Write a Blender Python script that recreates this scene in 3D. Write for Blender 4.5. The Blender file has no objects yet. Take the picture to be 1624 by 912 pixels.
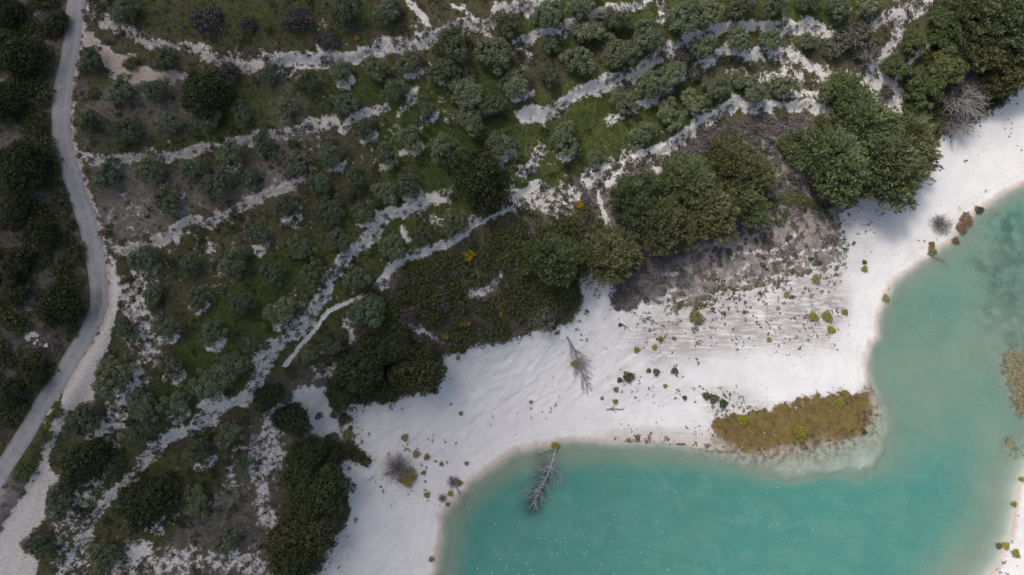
import bpy, math, random
import numpy as np
R = math.radians
C = bpy.context.scene.collection
SC = bpy.context.scene

# ------------------------------------------------------------------ camera, sky, sun, exposure
CAM_H = 130.0
TILT = R(15)
FPX = 812.0 / math.tan(R(36))
cd = bpy.data.cameras.new('camera')
cam = bpy.data.objects.new('camera', cd); C.objects.link(cam)
cam.location = (0, 0, CAM_H); cam.rotation_euler = (TILT, 0, 0)
cd.sensor_width = 36; cd.lens = 18 / math.tan(R(36)); cd.clip_start = 1; cd.clip_end = 5000
SC.camera = cam

SUN_EL, SUN_AZ = R(65), R(-62)          # azimuth from +Y towards +X
sdir = np.array([math.sin(SUN_AZ) * math.cos(SUN_EL), math.cos(SUN_AZ) * math.cos(SUN_EL), math.sin(SUN_EL)])
w = bpy.data.worlds.new('World'); SC.world = w; w.use_nodes = True
nt = w.node_tree; nt.nodes.clear()
sky = nt.nodes.new('ShaderNodeTexSky'); sky.sky_type = 'NISHITA'; sky.sun_disc = False
sky.sun_elevation = SUN_EL; sky.sun_rotation = SUN_AZ; sky.air_density = 1.0; sky.dust_density = 6.0; sky.ozone_density = 0.75
bg = nt.nodes.new('ShaderNodeBackground'); bg.inputs[1].default_value = 0.10
wo = nt.nodes.new('ShaderNodeOutputWorld')
nt.links.new(sky.outputs[0], bg.inputs[0]); nt.links.new(bg.outputs[0], wo.inputs[0])
sl = bpy.data.lights.new('sun', 'SUN'); sl.energy = 1.5; sl.angle = R(10); sl.color = (1.0, 0.95, 0.88)
sun = bpy.data.objects.new('sun', sl); C.objects.link(sun); sun.location = (-80, 60, 200)
from mathutils import Vector
sun.rotation_euler = Vector(sdir).to_track_quat('Z', 'Y').to_euler()
SC.view_settings.view_transform = 'Standard'; SC.view_settings.look = 'None'
SC.view_settings.exposure = 0.68; SC.view_settings.gamma = 1
SC.render.engine = 'CYCLES'
SC.cycles.max_bounces = 5; SC.cycles.diffuse_bounces = 3; SC.cycles.glossy_bounces = 2; SC.cycles.transparent_max_bounces = 8
SC.cycles.caustics_reflective = False; SC.cycles.caustics_refractive = False

rng = np.random.default_rng(7)

# ------------------------------------------------------------------ helpers
def link(name, me, mat=None, parent=None, loc=None):
    o = bpy.data.objects.new(name, me); C.objects.link(o)
    if mat is not None:
        if me.materials: pass
        else: me.materials.append(mat)
    if parent is not None: o.parent = parent
    if loc is not None: o.location = loc
    return o

def tag(o, label=None, cat=None, group=None, kind=None):
    if label: o['label'] = label
    if cat: o['category'] = cat
    if group: o['group'] = group
    if kind: o['kind'] = kind
    return o

def mesh_from(name, V, F, smooth=False, attrs=None):
    """V (n,3) array, F (m,k) int array of one face size"""
    me = bpy.data.meshes.new(name)
    V = np.ascontiguousarray(V, dtype=np.float32); F = np.ascontiguousarray(F, dtype=np.int32)
    k = F.shape[1]
    me.vertices.add(len(V)); me.vertices.foreach_set('co', V.ravel())
    me.loops.add(F.size); me.loops.foreach_set('vertex_index', F.ravel())
    me.polygons.add(len(F)); me.polygons.foreach_set('loop_start', np.arange(0, F.size, k, dtype=np.int32))
    me.polygons.foreach_set('use_smooth', np.full(len(F), smooth, dtype=bool))
    me.update(calc_edges=True)
    for nm, arr in (attrs or {}).items():
        if arr.ndim == 1:
            a = me.attributes.new(nm, 'FLOAT', 'POINT'); a.data.foreach_set('value', np.ascontiguousarray(arr, dtype=np.float32))
        else:
            a = me.attributes.new(nm, 'FLOAT_COLOR', 'POINT'); a.data.foreach_set('color', np.ascontiguousarray(arr, dtype=np.float32).ravel())
    return me

LAT = np.random.default_rng(3).random((256, 256))
def vnoise(x, y):
    xi = np.floor(x).astype(np.int64); yi = np.floor(y).astype(np.int64)
    fx = x - xi; fy = y - yi
    fx = fx * fx * (3 - 2 * fx); fy = fy * fy * (3 - 2 * fy)
    x0 = xi & 255; x1 = (xi + 1) & 255; y0 = yi & 255; y1 = (yi + 1) & 255
    return (LAT[x0, y0] * (1 - fx) + LAT[x1, y0] * fx) * (1 - fy) + (LAT[x0, y1] * (1 - fx) + LAT[x1, y1] * fx) * fy
def fbm(x, y, s, octv=4, seed=0):
    out = 0; amp = 1; tot = 0
    for i in range(octv):
        out = out + amp * vnoise(x * s + 17.3 * (seed + i), y * s + 31.7 * (seed - i)); tot += amp
        amp *= .55; s *= 2.03
    return out / tot
def sstep(a, b, x):
    t = np.clip((x - a) / (b - a), 0, 1); return t * t * (3 - 2 * t)

# ------------------------------------------------------------------ lens geometry: photograph pixel -> ray -> ground
ct, st = math.cos(TILT), math.sin(TILT)
def ray(px, py):
    x = (np.asarray(px, float) - 812) / FPX; y = -(np.asarray(py, float) - 456) / FPX
    return x, y * ct + st, y * st - ct
def at_z(px, py, z):
    dx, dy, dz = ray(px, py); t = (z - CAM_H) / dz
    return dx * t, dy * t

# base relief: spot heights (pixel, pixel, metres above the lake)
SPOT = [(1601,304,.2),(1488,397,0),(1400,487,0),(1376,591,0),(1381,621,0),(1300,640,.6),(1220,722,0),(1045,705,0),(889,700,0),(779,745,0),(701,848,0),(691,912,0),(1606,815,0),(1578,898,0),
 (560,650,6),(540,800,5),(505,905,5.5),(700,600,5.0),(760,650,2.2),(640,760,2.6),(830,560,4.3),(930,440,8.6),(1000,560,3.6),(1200,560,2.6),(1340,560,1.6),(1100,640,1.5),(1340,350,5),(1450,290,3.2),(1420,400,2.2),(1560,190,3.5),(1620,130,4.5),
 (1420,150,9),(1530,20,14),(1600,50,11),(1220,170,14),(1218,40,20),(1050,240,16.5),(1000,150,20.5),(850,300,18),(800,200,23),(850,0,30),(1100,0,26),(1400,0,19),(600,80,31),(600,-50,35),(400,100,33),
 (130,10,36),(100,200,34),(0,100,36),(0,400,32),(160,450,28.5),(400,220,29),(350,400,26),(600,350,22),(520,480,20),(700,470,15),(650,590,9.5),(420,600,19),(250,700,21),(60,690,25),(0,900,21),(200,880,17),(350,900,13),
 (430,750,11),(0,600,29),(1200,330,9),(1200,420,6.5),(1010,380,12),(1250,250,11),(880,430,12.5),(-150,400,36),(-150,0,40),(-150,900,24),(300,1050,14),(1750,0,12),(600,1050,4),(600,-200,40),(1300,-200,26)]
sp = np.array(SPOT, float)
sx, sy = at_z(sp[:,0], sp[:,1], sp[:,2])
def tps_k(r2): return np.where(r2 > 1e-9, r2 * np.log(np.maximum(r2, 1e-9)), 0)
n_ = len(sp); S1 = 50.0
ax_, ay_ = sx / S1, sy / S1
K = tps_k((ax_[:,None]-ax_[None])**2 + (ay_[:,None]-ay_[None])**2) + 0.004*np.eye(n_)
Pm = np.stack([np.ones(n_), ax_, ay_], 1)
Lm = np.block([[K, Pm],[Pm.T, np.zeros((3,3))]])
coef = np.linalg.solve(Lm, np.concatenate([sp[:,2], np.zeros(3)]))
def H0(x, y):
    x = np.clip(np.asarray(x, float), -140, 160) / S1; y = np.clip(np.asarray(y, float), -50, 150) / S1
    h = coef[n_] + coef[n_+1]*x + coef[n_+2]*y
    for i in range(n_):
        h = h + coef[i]*tps_k((x-ax_[i])**2 + (y-ay_[i])**2)
    return h
def px2w(pts):
    p = np.array(pts, float)[:, :2]; z = np.full(len(p), 10.0)
    for _ in range(30):
        x, y = at_z(p[:,0], p[:,1], z); z = .5*z + .5*H0(x, y)
    return np.stack([x, y], 1)
def shore2w(pts):
    p = np.array(pts, float); x, y = at_z(p[:,0], p[:,1], 0.0); return np.stack([x, y], 1)
def smooth_line(P, step=1.0):
    P = np.asarray(P, float); out = []
    for i in range(len(P)-1):
        p0 = P[max(i-1,0)]; p1 = P[i]; p2 = P[i+1]; p3 = P[min(i+2,len(P)-1)]
        n = max(1, int(np.hypot(*(p2-p1)[:2]) / step))
        for k in range(n):
            t = k / n
            out.append(.5*((2*p1)+(-p0+p2)*t+(2*p0-5*p1+4*p2-p3)*t*t+(-p0+3*p1-3*p2+p3)*t**3))
    out.append(P[-1]); return np.array(out)
def pl_dist(P, X, Y, maxd):
    """unsigned distance, signed side and arclength fraction to a polyline"""
    out = np.full(X.shape, maxd, float); side = np.zeros(X.shape); seg = np.zeros(X.shape)
    m = (X > P[:,0].min()-maxd)&(X < P[:,0].max()+maxd)&(Y > P[:,1].min()-maxd)&(Y < P[:,1].max()+maxd)
    x = X[m]; y = Y[m]
    if not len(x): return out, side, seg
    d = np.full(x.shape, float(maxd*maxd)); s = np.zeros(x.shape); g = np.zeros(x.shape)
    for i in range(len(P)-1):
        a = P[i]; b = P[i+1]
        k = np.nonzero((x > min(a[0],b[0])-maxd)&(x < max(a[0],b[0])+maxd)&(y > min(a[1],b[1])-maxd)&(y < max(a[1],b[1])+maxd))[0]
        if not len(k): continue
        ex, ey = b-a; L2 = ex*ex+ey*ey+1e-9; rx = x[k]-a[0]; ry = y[k]-a[1]
        t = np.clip((rx*ex+ry*ey)/L2, 0, 1)
        dd = (rx-t*ex)**2+(ry-t*ey)**2
        c = dd < d[k]; kk = k[c]
        d[kk] = dd[c]; s[kk] = np.sign(ex*ry[c]-ey*rx[c]); g[kk] = i + t[c]
    out[m] = np.sqrt(d); side[m] = s; seg[m] = g
    return out, side, seg
def poly_sd(P, X, Y, maxd=6.0):
    """signed distance to a closed polygon, positive inside"""
    Q = np.vstack([P, P[:1]])
    d, _, _ = pl_dist(Q, X, Y, maxd)
    ins = np.zeros(X.shape, bool)
    m = (X > P[:,0].min())&(X < P[:,0].max())&(Y > P[:,1].min())&(Y < P[:,1].max())
    x = X[m]; y = Y[m]; c = np.zeros(x.shape, bool)
    for i in range(len(P)):
        a = Q[i]; b = Q[i+1]
        if a[1] == b[1]: continue
        c ^= ((a[1] > y) != (b[1] > y)) & (x < (b[0]-a[0])*(y-a[1])/(b[1]-a[1])+a[0])
    ins[m] = c
    return np.where(ins, d, -d)

# ------------------------------------------------------------------ traced outlines (photograph pixels)
ROAD = [(122,-60),(122,-30),(121,0),(118,33),(114,67),(108,100),(100,133),(96,167),(95,200),(98,227),(106,253),(122,304),(133,337),(143,371),(150,404),(155,437),(158,464),(157,487),(151,506),(133,537),(111,571),(90,608),(66,641),(48,675),(28,708),(6,741),(-15,775),(-45,820),(-80,880)]
TRACK = [(170,395),(178,415),(197,450),(195,480),(185,510),(178,540),(160,570),(150,605),(147,640),(113,655),(97,685),(80,718),(77,745),(98,765),(66,795),(70,825),(43,858),(60,893),(60,940),(-60,960),(-60,900),(0,852),(10,835),(30,795),(50,765),(67,738),(80,701),(100,658),(105,620),(110,603),(133,565),(160,522),(173,490),(176,460),(172,430)]
TURNOUT = [(133,37),(131,77),(147,78),(167,97),(177,120),(193,128),(233,130),(275,130),(310,122),(300,114),(240,115),(217,107),(197,100),(213,90),(187,80),(160,63),(143,47)]
LAKE = [(1640,284),(1601,304),(1571,324),(1545,341),(1528,364),(1511,381),(1488,397),(1471,411),(1448,427),(1421,447),(1412,464),(1400,487),(1393,511),(1393,534),(1381,551),(1376,571),(1376,591),(1380,608),
 (1386,628),(1389,655),(1375,688),(1335,702),(1280,714),(1220,724),(1180,720),(1140,714),(1099,709),(1045,705),(979,703),(922,700),(889,702),(852,711),(825,717),(812,722),(779,745),(746,768),(719,798),(704,818),(701,848),(696,881),(691,912),(685,970),(700,1060),(1000,1120),(1400,1080),(1530,970),
 (1565,912),(1578,898),(1588,871),(1601,848),(1606,815),(1611,775),(1624,741),(1660,700),(1690,600),(1720,500),(1730,380),(1690,280)]
SHELF = [(1381,621),(1398,645),(1405,681),(1400,722),(1378,745),(1328,753),(1268,755),(1218,751),(1179,738),(1139,728),(1099,716),(1099,700),(1200,690),(1340,640)]
BEACH = [(1660,100),(1624,127),(1598,160),(1551,187),(1531,200),(1505,217),(1485,220),(1478,232),(1478,250),(1462,270),(1445,290),(1420,308),(1405,320),(1378,317),(1351,318),(1341,331),(1335,361),(1340,387),(1341,412),(1300,420),(1218,440),(1125,454),(1099,481),(1065,465),(1012,488),(999,500),(972,500),(972,458),(955,447),(932,427),(919,447),(915,484),(902,507),(879,524),(855,527),(825,534),(773,551),(739,564),(706,571),(698,600),(690,624),(653,634),(603,644),(563,645),(553,668),(573,705),(593,735),(560,735),(519,725),(539,741),(549,775),(560,808),(549,828),(530,850),(519,868),(523,890),(497,915),(470,1000),(690,1000),(1000,700),(1250,720),(1420,640),(1400,560),(1500,420),(1660,300)]
BEACH3 = [(1650,690),(1624,735),(1600,790),(1560,905),(1500,1010),(1900,1010),(1900,680)]
MOTTLE = [(1020,505),(1065,462),(1125,425),(1230,400),(1345,380),(1345,520),(1218,548),(1040,575),(1005,545)]
BEACH2 = [(463,638),(473,620),(500,614),(540,622),(566,643),(556,668),(545,690),(500,690),(478,660)]
ALGAE = [(1132,664),(1175,650),(1240,643),(1300,630),(1345,624),(1388,618),(1386,642),(1376,674),(1347,698),(1290,708),(1222,722),(1170,718),(1134,692)]
# white terrace banks: (centre line, width in pixels, whiteness, tan share, step height in metres)
BANKS = [
 ([(137,8),(173,37),(207,57),(240,68),(290,75),(327,92),(377,97),(406,99)], 17, .56, .5, .8),
 ([(406,99),(449,100),(513,95),(566,87),(606,78),(653,67),(686,57),(726,44),(766,40),(789,22),(812,8),(850,2),(880,-10)], 22, .78, .05, 1.3),
 ([(128,247),(200,250),(253,247),(300,238),(333,230),(370,223),(406,217),(439,211),(473,202),(532,186)], 18, .70, .35, 1.1),
 ([(539,200),(573,181),(616,168)], 16, .62, .1, .8),
 ([(819,70),(852,57),(899,45),(925,32),(952,20),(999,7),(1030,-5)], 17, .66, .0, .9),
 ([(832,188),(850,181),(875,177),(912,157),(952,141),(992,123),(1019,104),(1045,90),(1059,74),(1099,60),(1139,44),(1179,37),(1218,38),(1268,43),(1318,47)], 21, .80, .0, 1.4),
 ([(828,275),(842,262),(858,242)], 20, .72, .0, .5),
 ([(972,181),(999,177),(1022,166),(1045,150),(1065,143),(1089,123),(1112,107),(1139,93),(1148,80),(1172,83),(1218,86),(1251,80),(1278,98),(1305,113)], 18, .68, .0, .9),
 ([(999,249),(1032,240),(1059,229),(1095,207),(1118,193),(1145,176),(1166,160),(1195,172),(1218,170),(1251,170),(1285,172),(1318,181)], 24, .80, .0, 1.4),
 ([(855,293),(832,305),(812,317),(779,340),(749,357),(733,373),(693,393),(653,411),(619,428),(600,455)], 16, .74, .0, 1.2),
 ([(700,306),(693,313),(666,331),(633,341),(606,346),(597,367),(573,386),(556,404),(539,427),(526,447),(509,474),(486,501),(459,527),(436,554),(413,584),(404,608),(380,632),(350,651),(320,675),(283,698),(247,718)], 21, .78, .05, 1.5),
 ([(240,722),(213,751),(187,778),(160,808),(140,835),(113,875),(95,910)], 18, .58, .1, .9),
 ([(493,270),(473,283),(439,298),(406,322),(350,346),(300,358),(267,371),(233,381),(167,388)], 18, .68, .4, 1.0),
 ([(1480,-5),(1455,12),(1431,28),(1425,53),(1405,80),(1391,107),(1385,128)], 24, .74, .05, .5),
 ([(1530,12),(1518,43),(1485,63),(1458,87),(1433,107),(1418,133),(1418,167),(1431,192)], 17, .78, .1, .4),
 ([(1378,43),(1405,27),(1440,15)], 14, .7, .1, .5),
]
BANK_LABEL = ['rubbly tan bank curving from the road top past the tan turnout', 'highest long white bank running up to the top edge',
 'pale bank leaving the road beside the widest bend of shaded trees', 'short white bank continuing a longer bank across a gap', 'broken white bank between olive trees near the top edge',
 'broad white bank across the upper right olive terraces', 'small white scar at the lower left end of a broad bank', 'broken white bank one terrace below the broad upper right bank',
 'white bank above the purple heath with a footpath along its crest', 'narrow white bank edging the footpath above the dark scrub', 'longest white bank dropping diagonally through the olive grove',
 'patchy white bank continuing the longest one towards the bottom left corner', 'pale bank meeting the road above its sharp bend', 'wide white gully at the upper right', 'right hand white gully leading to the round pine clump', 'short white bank joining the top of the gully']
# small bare white spots and rills (line, width, whiteness)
RILLS = [([(646,8),(673,40),(688,55)],8,.9),([(719,12),(739,32)],8,.75),([(506,72),(514,92)],6,.8),([(456,117),(519,110)],7,.6),([(1045,-5),(1042,35)],12,.8),([(639,177),(650,165),(659,148)],12,.55),
 ([(1042,245),(1042,267)],8,.8),([(932,285),(955,272),(990,266)],20,.9),([(985,278),(952,295),(948,305),(955,331),(959,350),(969,366)],9,.95),([(712,192),(706,175)],14,.5),
 ([(1159,110),(1218,117),(1240,112)],12,.65),([(745,468),(768,460),(782,445),(795,436)],11,.66),([(645,515),(675,528),(693,542)],9,.8),([(665,512),(672,528),(690,538)],9,.7),([(548,520),(562,548)],18,.55),([(508,590),(535,575)],14,.5),
 ([(673,337),(700,350)],16,.6),([(640,368),(650,378)],10,.7),([(832,85),(838,92)],10,.5),([(720,290),(660,320)],10,.4),([(799,255),(800,275)],14,.5),([(815,310),(860,325),(900,312)],34,.55),
 ([(1225,140),(1300,150),(1380,170)],20,.55),([(1235,95),(1265,115)],26,.55),([(1300,120),(1370,130)],26,.6),([(1385,110),(1400,150),(1420,165)],44,.85),([(1310,180),(1360,165),(1400,165)],16,.8),
 ([(225,440),(215,470),(225,520),(235,560)],40,.52),([(205,600),(180,650),(170,680)],34,.62),([(150,760),(110,820),(120,890)],40,.42),([(190,905),(230,890),(300,890),(400,900),(440,905)],40,.50),([(205,878),(222,870)],16,.75),
 ([(405,720),(415,760),(412,810),(440,860)],26,.52),([(430,640),(425,690),(440,740)],26,.55),([(425,740),(455,735)],16,.6),([(340,790),(365,760),(380,720)],14,.42),([(210,830),(250,840),(262,815)],9,.6),
 ([(360,750),(372,765)],10,.55),([(610,200),(640,215),(655,250)],12,.35),([(300,385),(330,390)],20,.42),([(406,400),(415,396)],14,.55),([(855,400),(862,440),(900,445)],10,.35),([(925,395),(918,365)],6,.5),
 ([(1270,372),(1220,395),(1165,410)],9,.5),([(1335,395),(1290,400),(1220,415)],8,.5),([(1060,430),(1082,436)],12,.7),([(60,10),(68,35)],8,.35),([(70,50),(75,75)],10,.3),([(10,160),(18,190)],20,.25),([(30,440),(40,560),(20,620)],26,.26),([(100,300),(105,350)],16,.25),([(1320,300),(1326,380)],5,.35),
 ([(775,175),(760,190)],10,.3),([(560,460),(545,500)],8,.35),([(1598,150),(1620,180)],30,.7),([(1050,262),(1062,290)],10,.5),([(600,130),(640,135)],8,.3)]
PATHS = [([(999,247),(1032,238),(1062,224),(1095,203),(1130,180),(1160,158)],5),([(855,293),(832,304),(812,316),(779,341),(749,358),(733,374),(693,392),(653,410),(619,427),(596,451),(579,467),(549,481),(519,494),(499,521),(473,551),(449,581)],6)]
GREENS = [([(640,150),(760,110),(830,160),(1000,100),(1040,80),(960,140),(840,190),(830,240),(760,240),(700,300),(620,300),(600,220)],.95),
 ([(330,480),(430,400),(520,350),(600,330),(520,440),(440,540),(360,620),(270,680),(250,620),(300,560)],.85),
 ([(860,200),(950,160),(1080,150),(1180,140),(1060,215),(960,260),(880,290),(850,260)],1.0),
 ([(140,-40),(640,-40),(640,20),(560,70),(330,80),(240,60)],.48),([(840,-20),(1060,-20),(1230,10),(1130,35),(1000,60),(830,60)],.9),([(1100,80),(1240,50),(1400,20),(1380,-20),(1100,-20)],.75),
 ([(300,140),(620,110),(640,160),(480,190),(300,225)],.62),([(640,300),(850,190),(880,290),(760,330),(620,420),(560,440),(600,370)],.8),([(420,440),(600,440),(560,500),(480,560),(430,600)],.6),
 ([(90,200),(125,320),(140,430),(120,330),(70,240)],.5),([(110,190),(300,200),(300,235),(120,235)],.55),([(1215,320),(1290,310),(1285,340),(1215,350)],.8),([(1430,110),(1530,50),(1530,150),(1490,205),(1440,180)],.75),([(160,690),(260,700),(330,780),(230,880),(150,800)],.5),([(10,750),(60,690),(95,640),(80,700),(30,770)],.6)]
SCRUBZ = [([(560,450),(620,440),(700,410),(760,385),(850,345),(905,348),(930,300),(945,360),(930,420),(915,480),(900,505),(855,525),(812,540),(740,565),(700,570),(690,620),(610,640),(560,640),(545,600),(530,570),(560,520),(590,480)],.30),
 ([(905,290),(1000,270),(1050,255),(1100,215),(1200,192),(1290,190),(1340,300),(1338,390),(1210,440),(1110,455),(1060,465),(1000,500),(972,497),(960,400),(940,330)],.95),
 ([(-60,-60),(105,-60),(100,60),(78,170),(80,240),(108,330),(130,420),(135,480),(115,520),(50,610),(0,680),(-60,760)],.35),
 ([(1420,110),(1530,50),(1530,-30),(1680,-60),(1680,120),(1600,155),(1550,185),(1490,215),(1445,190),(1420,160)],.6),
 ([(430,600),(520,590),(560,640),(550,690),(520,720),(440,780),(430,930),(180,930),(240,880),(330,800),(400,700)],.4)]
BROWNZ = [([(130,130),(330,120),(330,200),(130,235)],.35),([(140,250),(340,280),(300,350),(160,380)],.5),([(1060,385),(1210,365),(1335,330),(1340,390),(1335,425),(1218,438),(1130,455),(1100,480),(1065,460)],.8),([(406,100),(500,130),(500,240),(400,260),(330,300),(300,330),(420,320)],.3),([(406,260),(480,230),(460,290),(410,300)],.6),([(-20,740),(40,770),(20,820),(-20,860)],.8)]
SPECKS = [([(960,520),(1100,470),(1335,400),(1340,480),(1335,560),(1218,560),(1120,545),(1040,570)],.55),([(1215,545),(1250,510),(1290,498),(1332,493),(1328,552),(1260,556)],1.0),([(1105,618),(1150,610),(1240,640),(1150,690),(1120,660)],.8),
 ([(1150,650),(1390,615),(1390,640),(1150,680)],.7),([(970,590),(1090,575),(1110,640),(960,640)],.25),([(960,690),(1140,670),(1150,700),(1130,712),(960,702)],.5),([(470,620),(560,640),(600,735),(560,735),(470,690)],.6),([(640,670),(740,700),(720,800),(560,790)],.2),([(1335,320),(1400,320),(1380,430),(1340,430)],.35),([(1560,300),(1460,420),(1440,400),(1530,330)],.3),([(470,850),(560,840),(560,930),(480,930)],.4),([(690,640),(880,620),(1000,690),(850,700)],.08),([(830,530),(1000,490),(1000,600),(860,560)],.15),([(1590,740),(1640,740),(1640,930),(1560,930)],.2),([(1540,200),(1640,140),(1640,230),(1500,260)],.12)]

# ------------------------------------------------------------------ ground grid, relief and cover
road_w = smooth_line(px2w(ROAD), 1.0)
lake_w = shore2w(LAKE)
shelf_w = shore2w(SHELF)
beach_w = px2w(BEACH); beach2_w = px2w(BEACH2)
track_w = px2w(TRACK); turn_w = px2w(TURNOUT); algae_w = px2w(ALGAE)
bank_w = [px2w(b[0]) for b in BANKS]
bank_w = [smooth_line(b, 2.5) for b in bank_w]
PXM = 9.6
STEP = 0.25
def axis(lo, hi):
    core = np.arange(lo, hi + 1e-6, STEP); g = []; s = STEP; p = 0
    while p < 420:
        s *= 1.22; p += s; g.append(p)
    g = np.array(g); return np.concatenate([lo - g[::-1], core, core[-1] + g])
gx = axis(-94, 112); gy = axis(-24, 101)
NX, NY = len(gx), len(gy)
GX, GY = [a.ravel() for a in np.meshgrid(gx, gy)]
wob = (fbm(GX, GY, .35, 4, 5) - .5)
X_ = GX + 3.4*(fbm(GX, GY, .24, 5, 11) - .5); Y_ = GY + 3.4*(fbm(GX, GY, .24, 5, 23) - .5)      # wandering edges

sd_lake = poly_sd(lake_w, GX, GY, 30)
sd_lake_n = sd_lake + .8*(fbm(GX, GY, .5, 3, 2) - .5)
z = H0(GX, GY)
far = sstep(60, 260, np.hypot(np.maximum(0, np.abs(GX-9)-103), np.maximum(0, np.abs(GY-38)-63)))
z = z*(1-far) + far*np.clip(z, 8, 40)
land = np.maximum(-sd_lake_n, 0)
zs = .10*land + .04
t = sstep(2, 20, land)
z = np.where(sd_lake_n < 0, zs*(1-t) + np.maximum(z, .3 + .03*land)*t, z)
depth_rate = .42 - .22*sstep(52, 72, GX)*sstep(24, 8, GY)
sd_shelf = poly_sd(shelf_w, X_, Y_, 6)
dep = np.minimum(depth_rate*np.maximum(sd_lake_n, 0) + .02, 5.0)
shelf = sstep(-2.4, 1.4, sd_shelf + 1.2*(fbm(GX, GY, .5, 3, 401)-.5))
dep = dep*(1-shelf) + shelf*np.minimum(dep,   .02 + .20*sstep(.3, 5.0, sd_lake_n)*fbm(GX, GY, .4, 3, 9)*1.6)
# weedy shallows at the right edge
def blob(px, py, r):
    c = shore2w([(px, py)])[0]; return np.exp(-((GX-c[0])**2+(GY-c[1])**2)/(r*r))
weed = blob(1612, 585, 4.2) + .8*blob(1622, 640, 3) + .6*blob(1600, 705, 2.2)
reef = np.clip(blob(1592, 350, 4) + .9*blob(1585, 440, 3.2) + .7*blob(1610, 400, 4) + .7*blob(1565, 500, 2.5) + .6*blob(1610, 480, 3.5) + .5*blob(1550, 420, 2.2)+.6*blob(1612,530,3.0), 0, 1)
wn = fbm(GX, GY, .6, 4, 40)
weedm = np.clip(weed, 0, 1)*sstep(.30, .55, wn + .25*np.clip(weed, 0, 1)); reefm = reef*sstep(.38, .62, wn)
arm = sstep(44, 62, GX)*sstep(-8, 16, GY)
dep = dep*(1-arm) + arm*np.minimum(dep, .85 + .9*fbm(GX, GY, .07, 3, 88))
dep = dep*(1-.97*sstep(.15, .75, weed + .5*(wn-.5))) + .06*sstep(.15,.75,weed) + 0*np.clip(weed*1.3, 0, 1)*(sd_lake_n > 0)

z = np.where(sd_lake_n >= 0, -dep, z)

sd_road, side_road, seg_road = pl_dist(road_w, GX, GY, 9)
off = sstep(1.8, 4.5, sd_road)
# road bench: average height along the centre line
rc = H0(road_w[:,0], road_w[:,1]); rc = np.convolve(np.pad(rc, 6, 'edge'), np.ones(13)/13, 'valid')
onroad = sd_road < 9
zb = np.interp(seg_road, np.arange(len(rc)), rc)
white = np.zeros(GX.shape); tanm = np.zeros(GX.shape); bank_id = np.full(GX.shape, -1, np.int32)
for i, (pts, wd, wh, tn, stp) in enumerate(BANKS):
    P = bank_w[i]; mx = 10.0
    d, s, g = pl_dist(P, X_, Y_, mx)
    a = P[:-1]; b = P[1:]; mid = (a+b)/2; nrm = np.stack([-(b-a)[:,1], (b-a)[:,0]], 1); nrm /= np.linalg.norm(nrm, axis=1)[:,None]
    up = np.sign(np.sum([H0(*(mid+nrm*2.5).T) - H0(*(mid-nrm*2.5).T)]))
    sgn = d*s*up
    hw = wd/PXM/2*.80
    ends = np.minimum(np.hypot(X_-P[0,0], Y_-P[0,1]), np.hypot(X_-P[-1,0], Y_-P[-1,1])); taper = sstep(0, 4, ends)*(d < mx)
    z += stp*.42*(sstep(-hw, hw, sgn)*2-1)*np.exp(-np.abs(sgn)/4.0)*taper*(sd_lake < -2)*off
    lumpy = .75 + .6*fbm(GX, GY, .45, 3, 60+i)
    m = sstep(hw*1.9, hw*.3, d/lumpy)
    white = np.maximum(white, m*(wh*.62+.30)); tanm = np.maximum(tanm, m*tn*sstep(.3,.7,m))
    bank_id[(d < hw*1.02)&(d < mx)] = i
for pts, wd, wh in RILLS:
    P = px2w(pts); d, s, g = pl_dist(P, X_, Y_, 6.0); hw = wd/PXM/2
    white = np.maximum(white, wh*sstep(hw*2.2, hw*.3, d))
SKIRT = [(736,140,52),(646,190,48),(676,170,36),(579,203,38),(650,220,48),(525,247,40),(541,113,40),(649,100,42),(613,247,36),(646,293,46),(263,521,46),(337,527,46),(446,494,44),(576,337,42),(230,797,76),(313,717,46),(895,220,58),(280,641,48),(456,327,46),(703,110,46),(796,230,46),(822,133,50),(409,371,40),(313,471,42),(273,581,44),(330,618,50),(365,247,48)]
for px_, py_, d_ in SKIRT:
    P = px2w([(px_-.12*d_, py_+.50*d_),(px_+.16*d_, py_+.52*d_),(px_+.38*d_, py_+.30*d_)]); d, s, g = pl_dist(P, X_*.5+GX*.5, Y_*.5+GY*.5, 3.0); white = np.maximum(white, .72*sstep(1.1, .25, d))
pathm = np.zeros(GX.shape)
for pts, wd in PATHS:
    P = smooth_line(px2w(pts), 1.5); d, s, g = pl_dist(P, GX + .5*wob, GY + .5*wob, 3.0); pathm = np.maximum(pathm, sstep(wd/PXM*.75, wd/PXM*.3, d))
z -= .10*pathm
sd_tr = poly_sd(track_w, X_*.6+GX*.4, Y_*.6+GY*.4, 6)
trackm = sstep(-.6, .5, sd_tr)
turnm = sstep(-.9, .6, poly_sd(turn_w, X_, Y_, 6))
verge = sstep(2.6, 1.6, sd_road)*(side_road > 0)*sstep(6, 10, GY)
sd_be = np.maximum(np.maximum(poly_sd(beach_w, X_, Y_, 8), poly_sd(beach2_w, X_, Y_, 8)), poly_sd(shore2w(BEACH3), X_, Y_, 8))
mottle = sstep(-3, 3, poly_sd(px2w(MOTTLE), X_, Y_, 6))
streak = fbm(GX*.45+GY*.08, GY*1.35-GX*.24, .55, 5, 210)
bw = 1.8 + 4.5*mottle
beach = sstep(-bw, bw*.9, sd_be + ((streak-.5)*9 - 1.6)*mottle)
grass = np.full(GX.shape, .35)
for P, s_ in GREENS: m = sstep(-2.5, 2.5, poly_sd(px2w(P), X_, Y_, 5)); grass = grass*(1-m)+s_*m
scrub = np.zeros(GX.shape)
for P, s_ in SCRUBZ: scrub = np.maximum(scrub, s_*sstep(-1.5, 1.5, poly_sd(px2w(P), X_, Y_, 5)))
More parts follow.
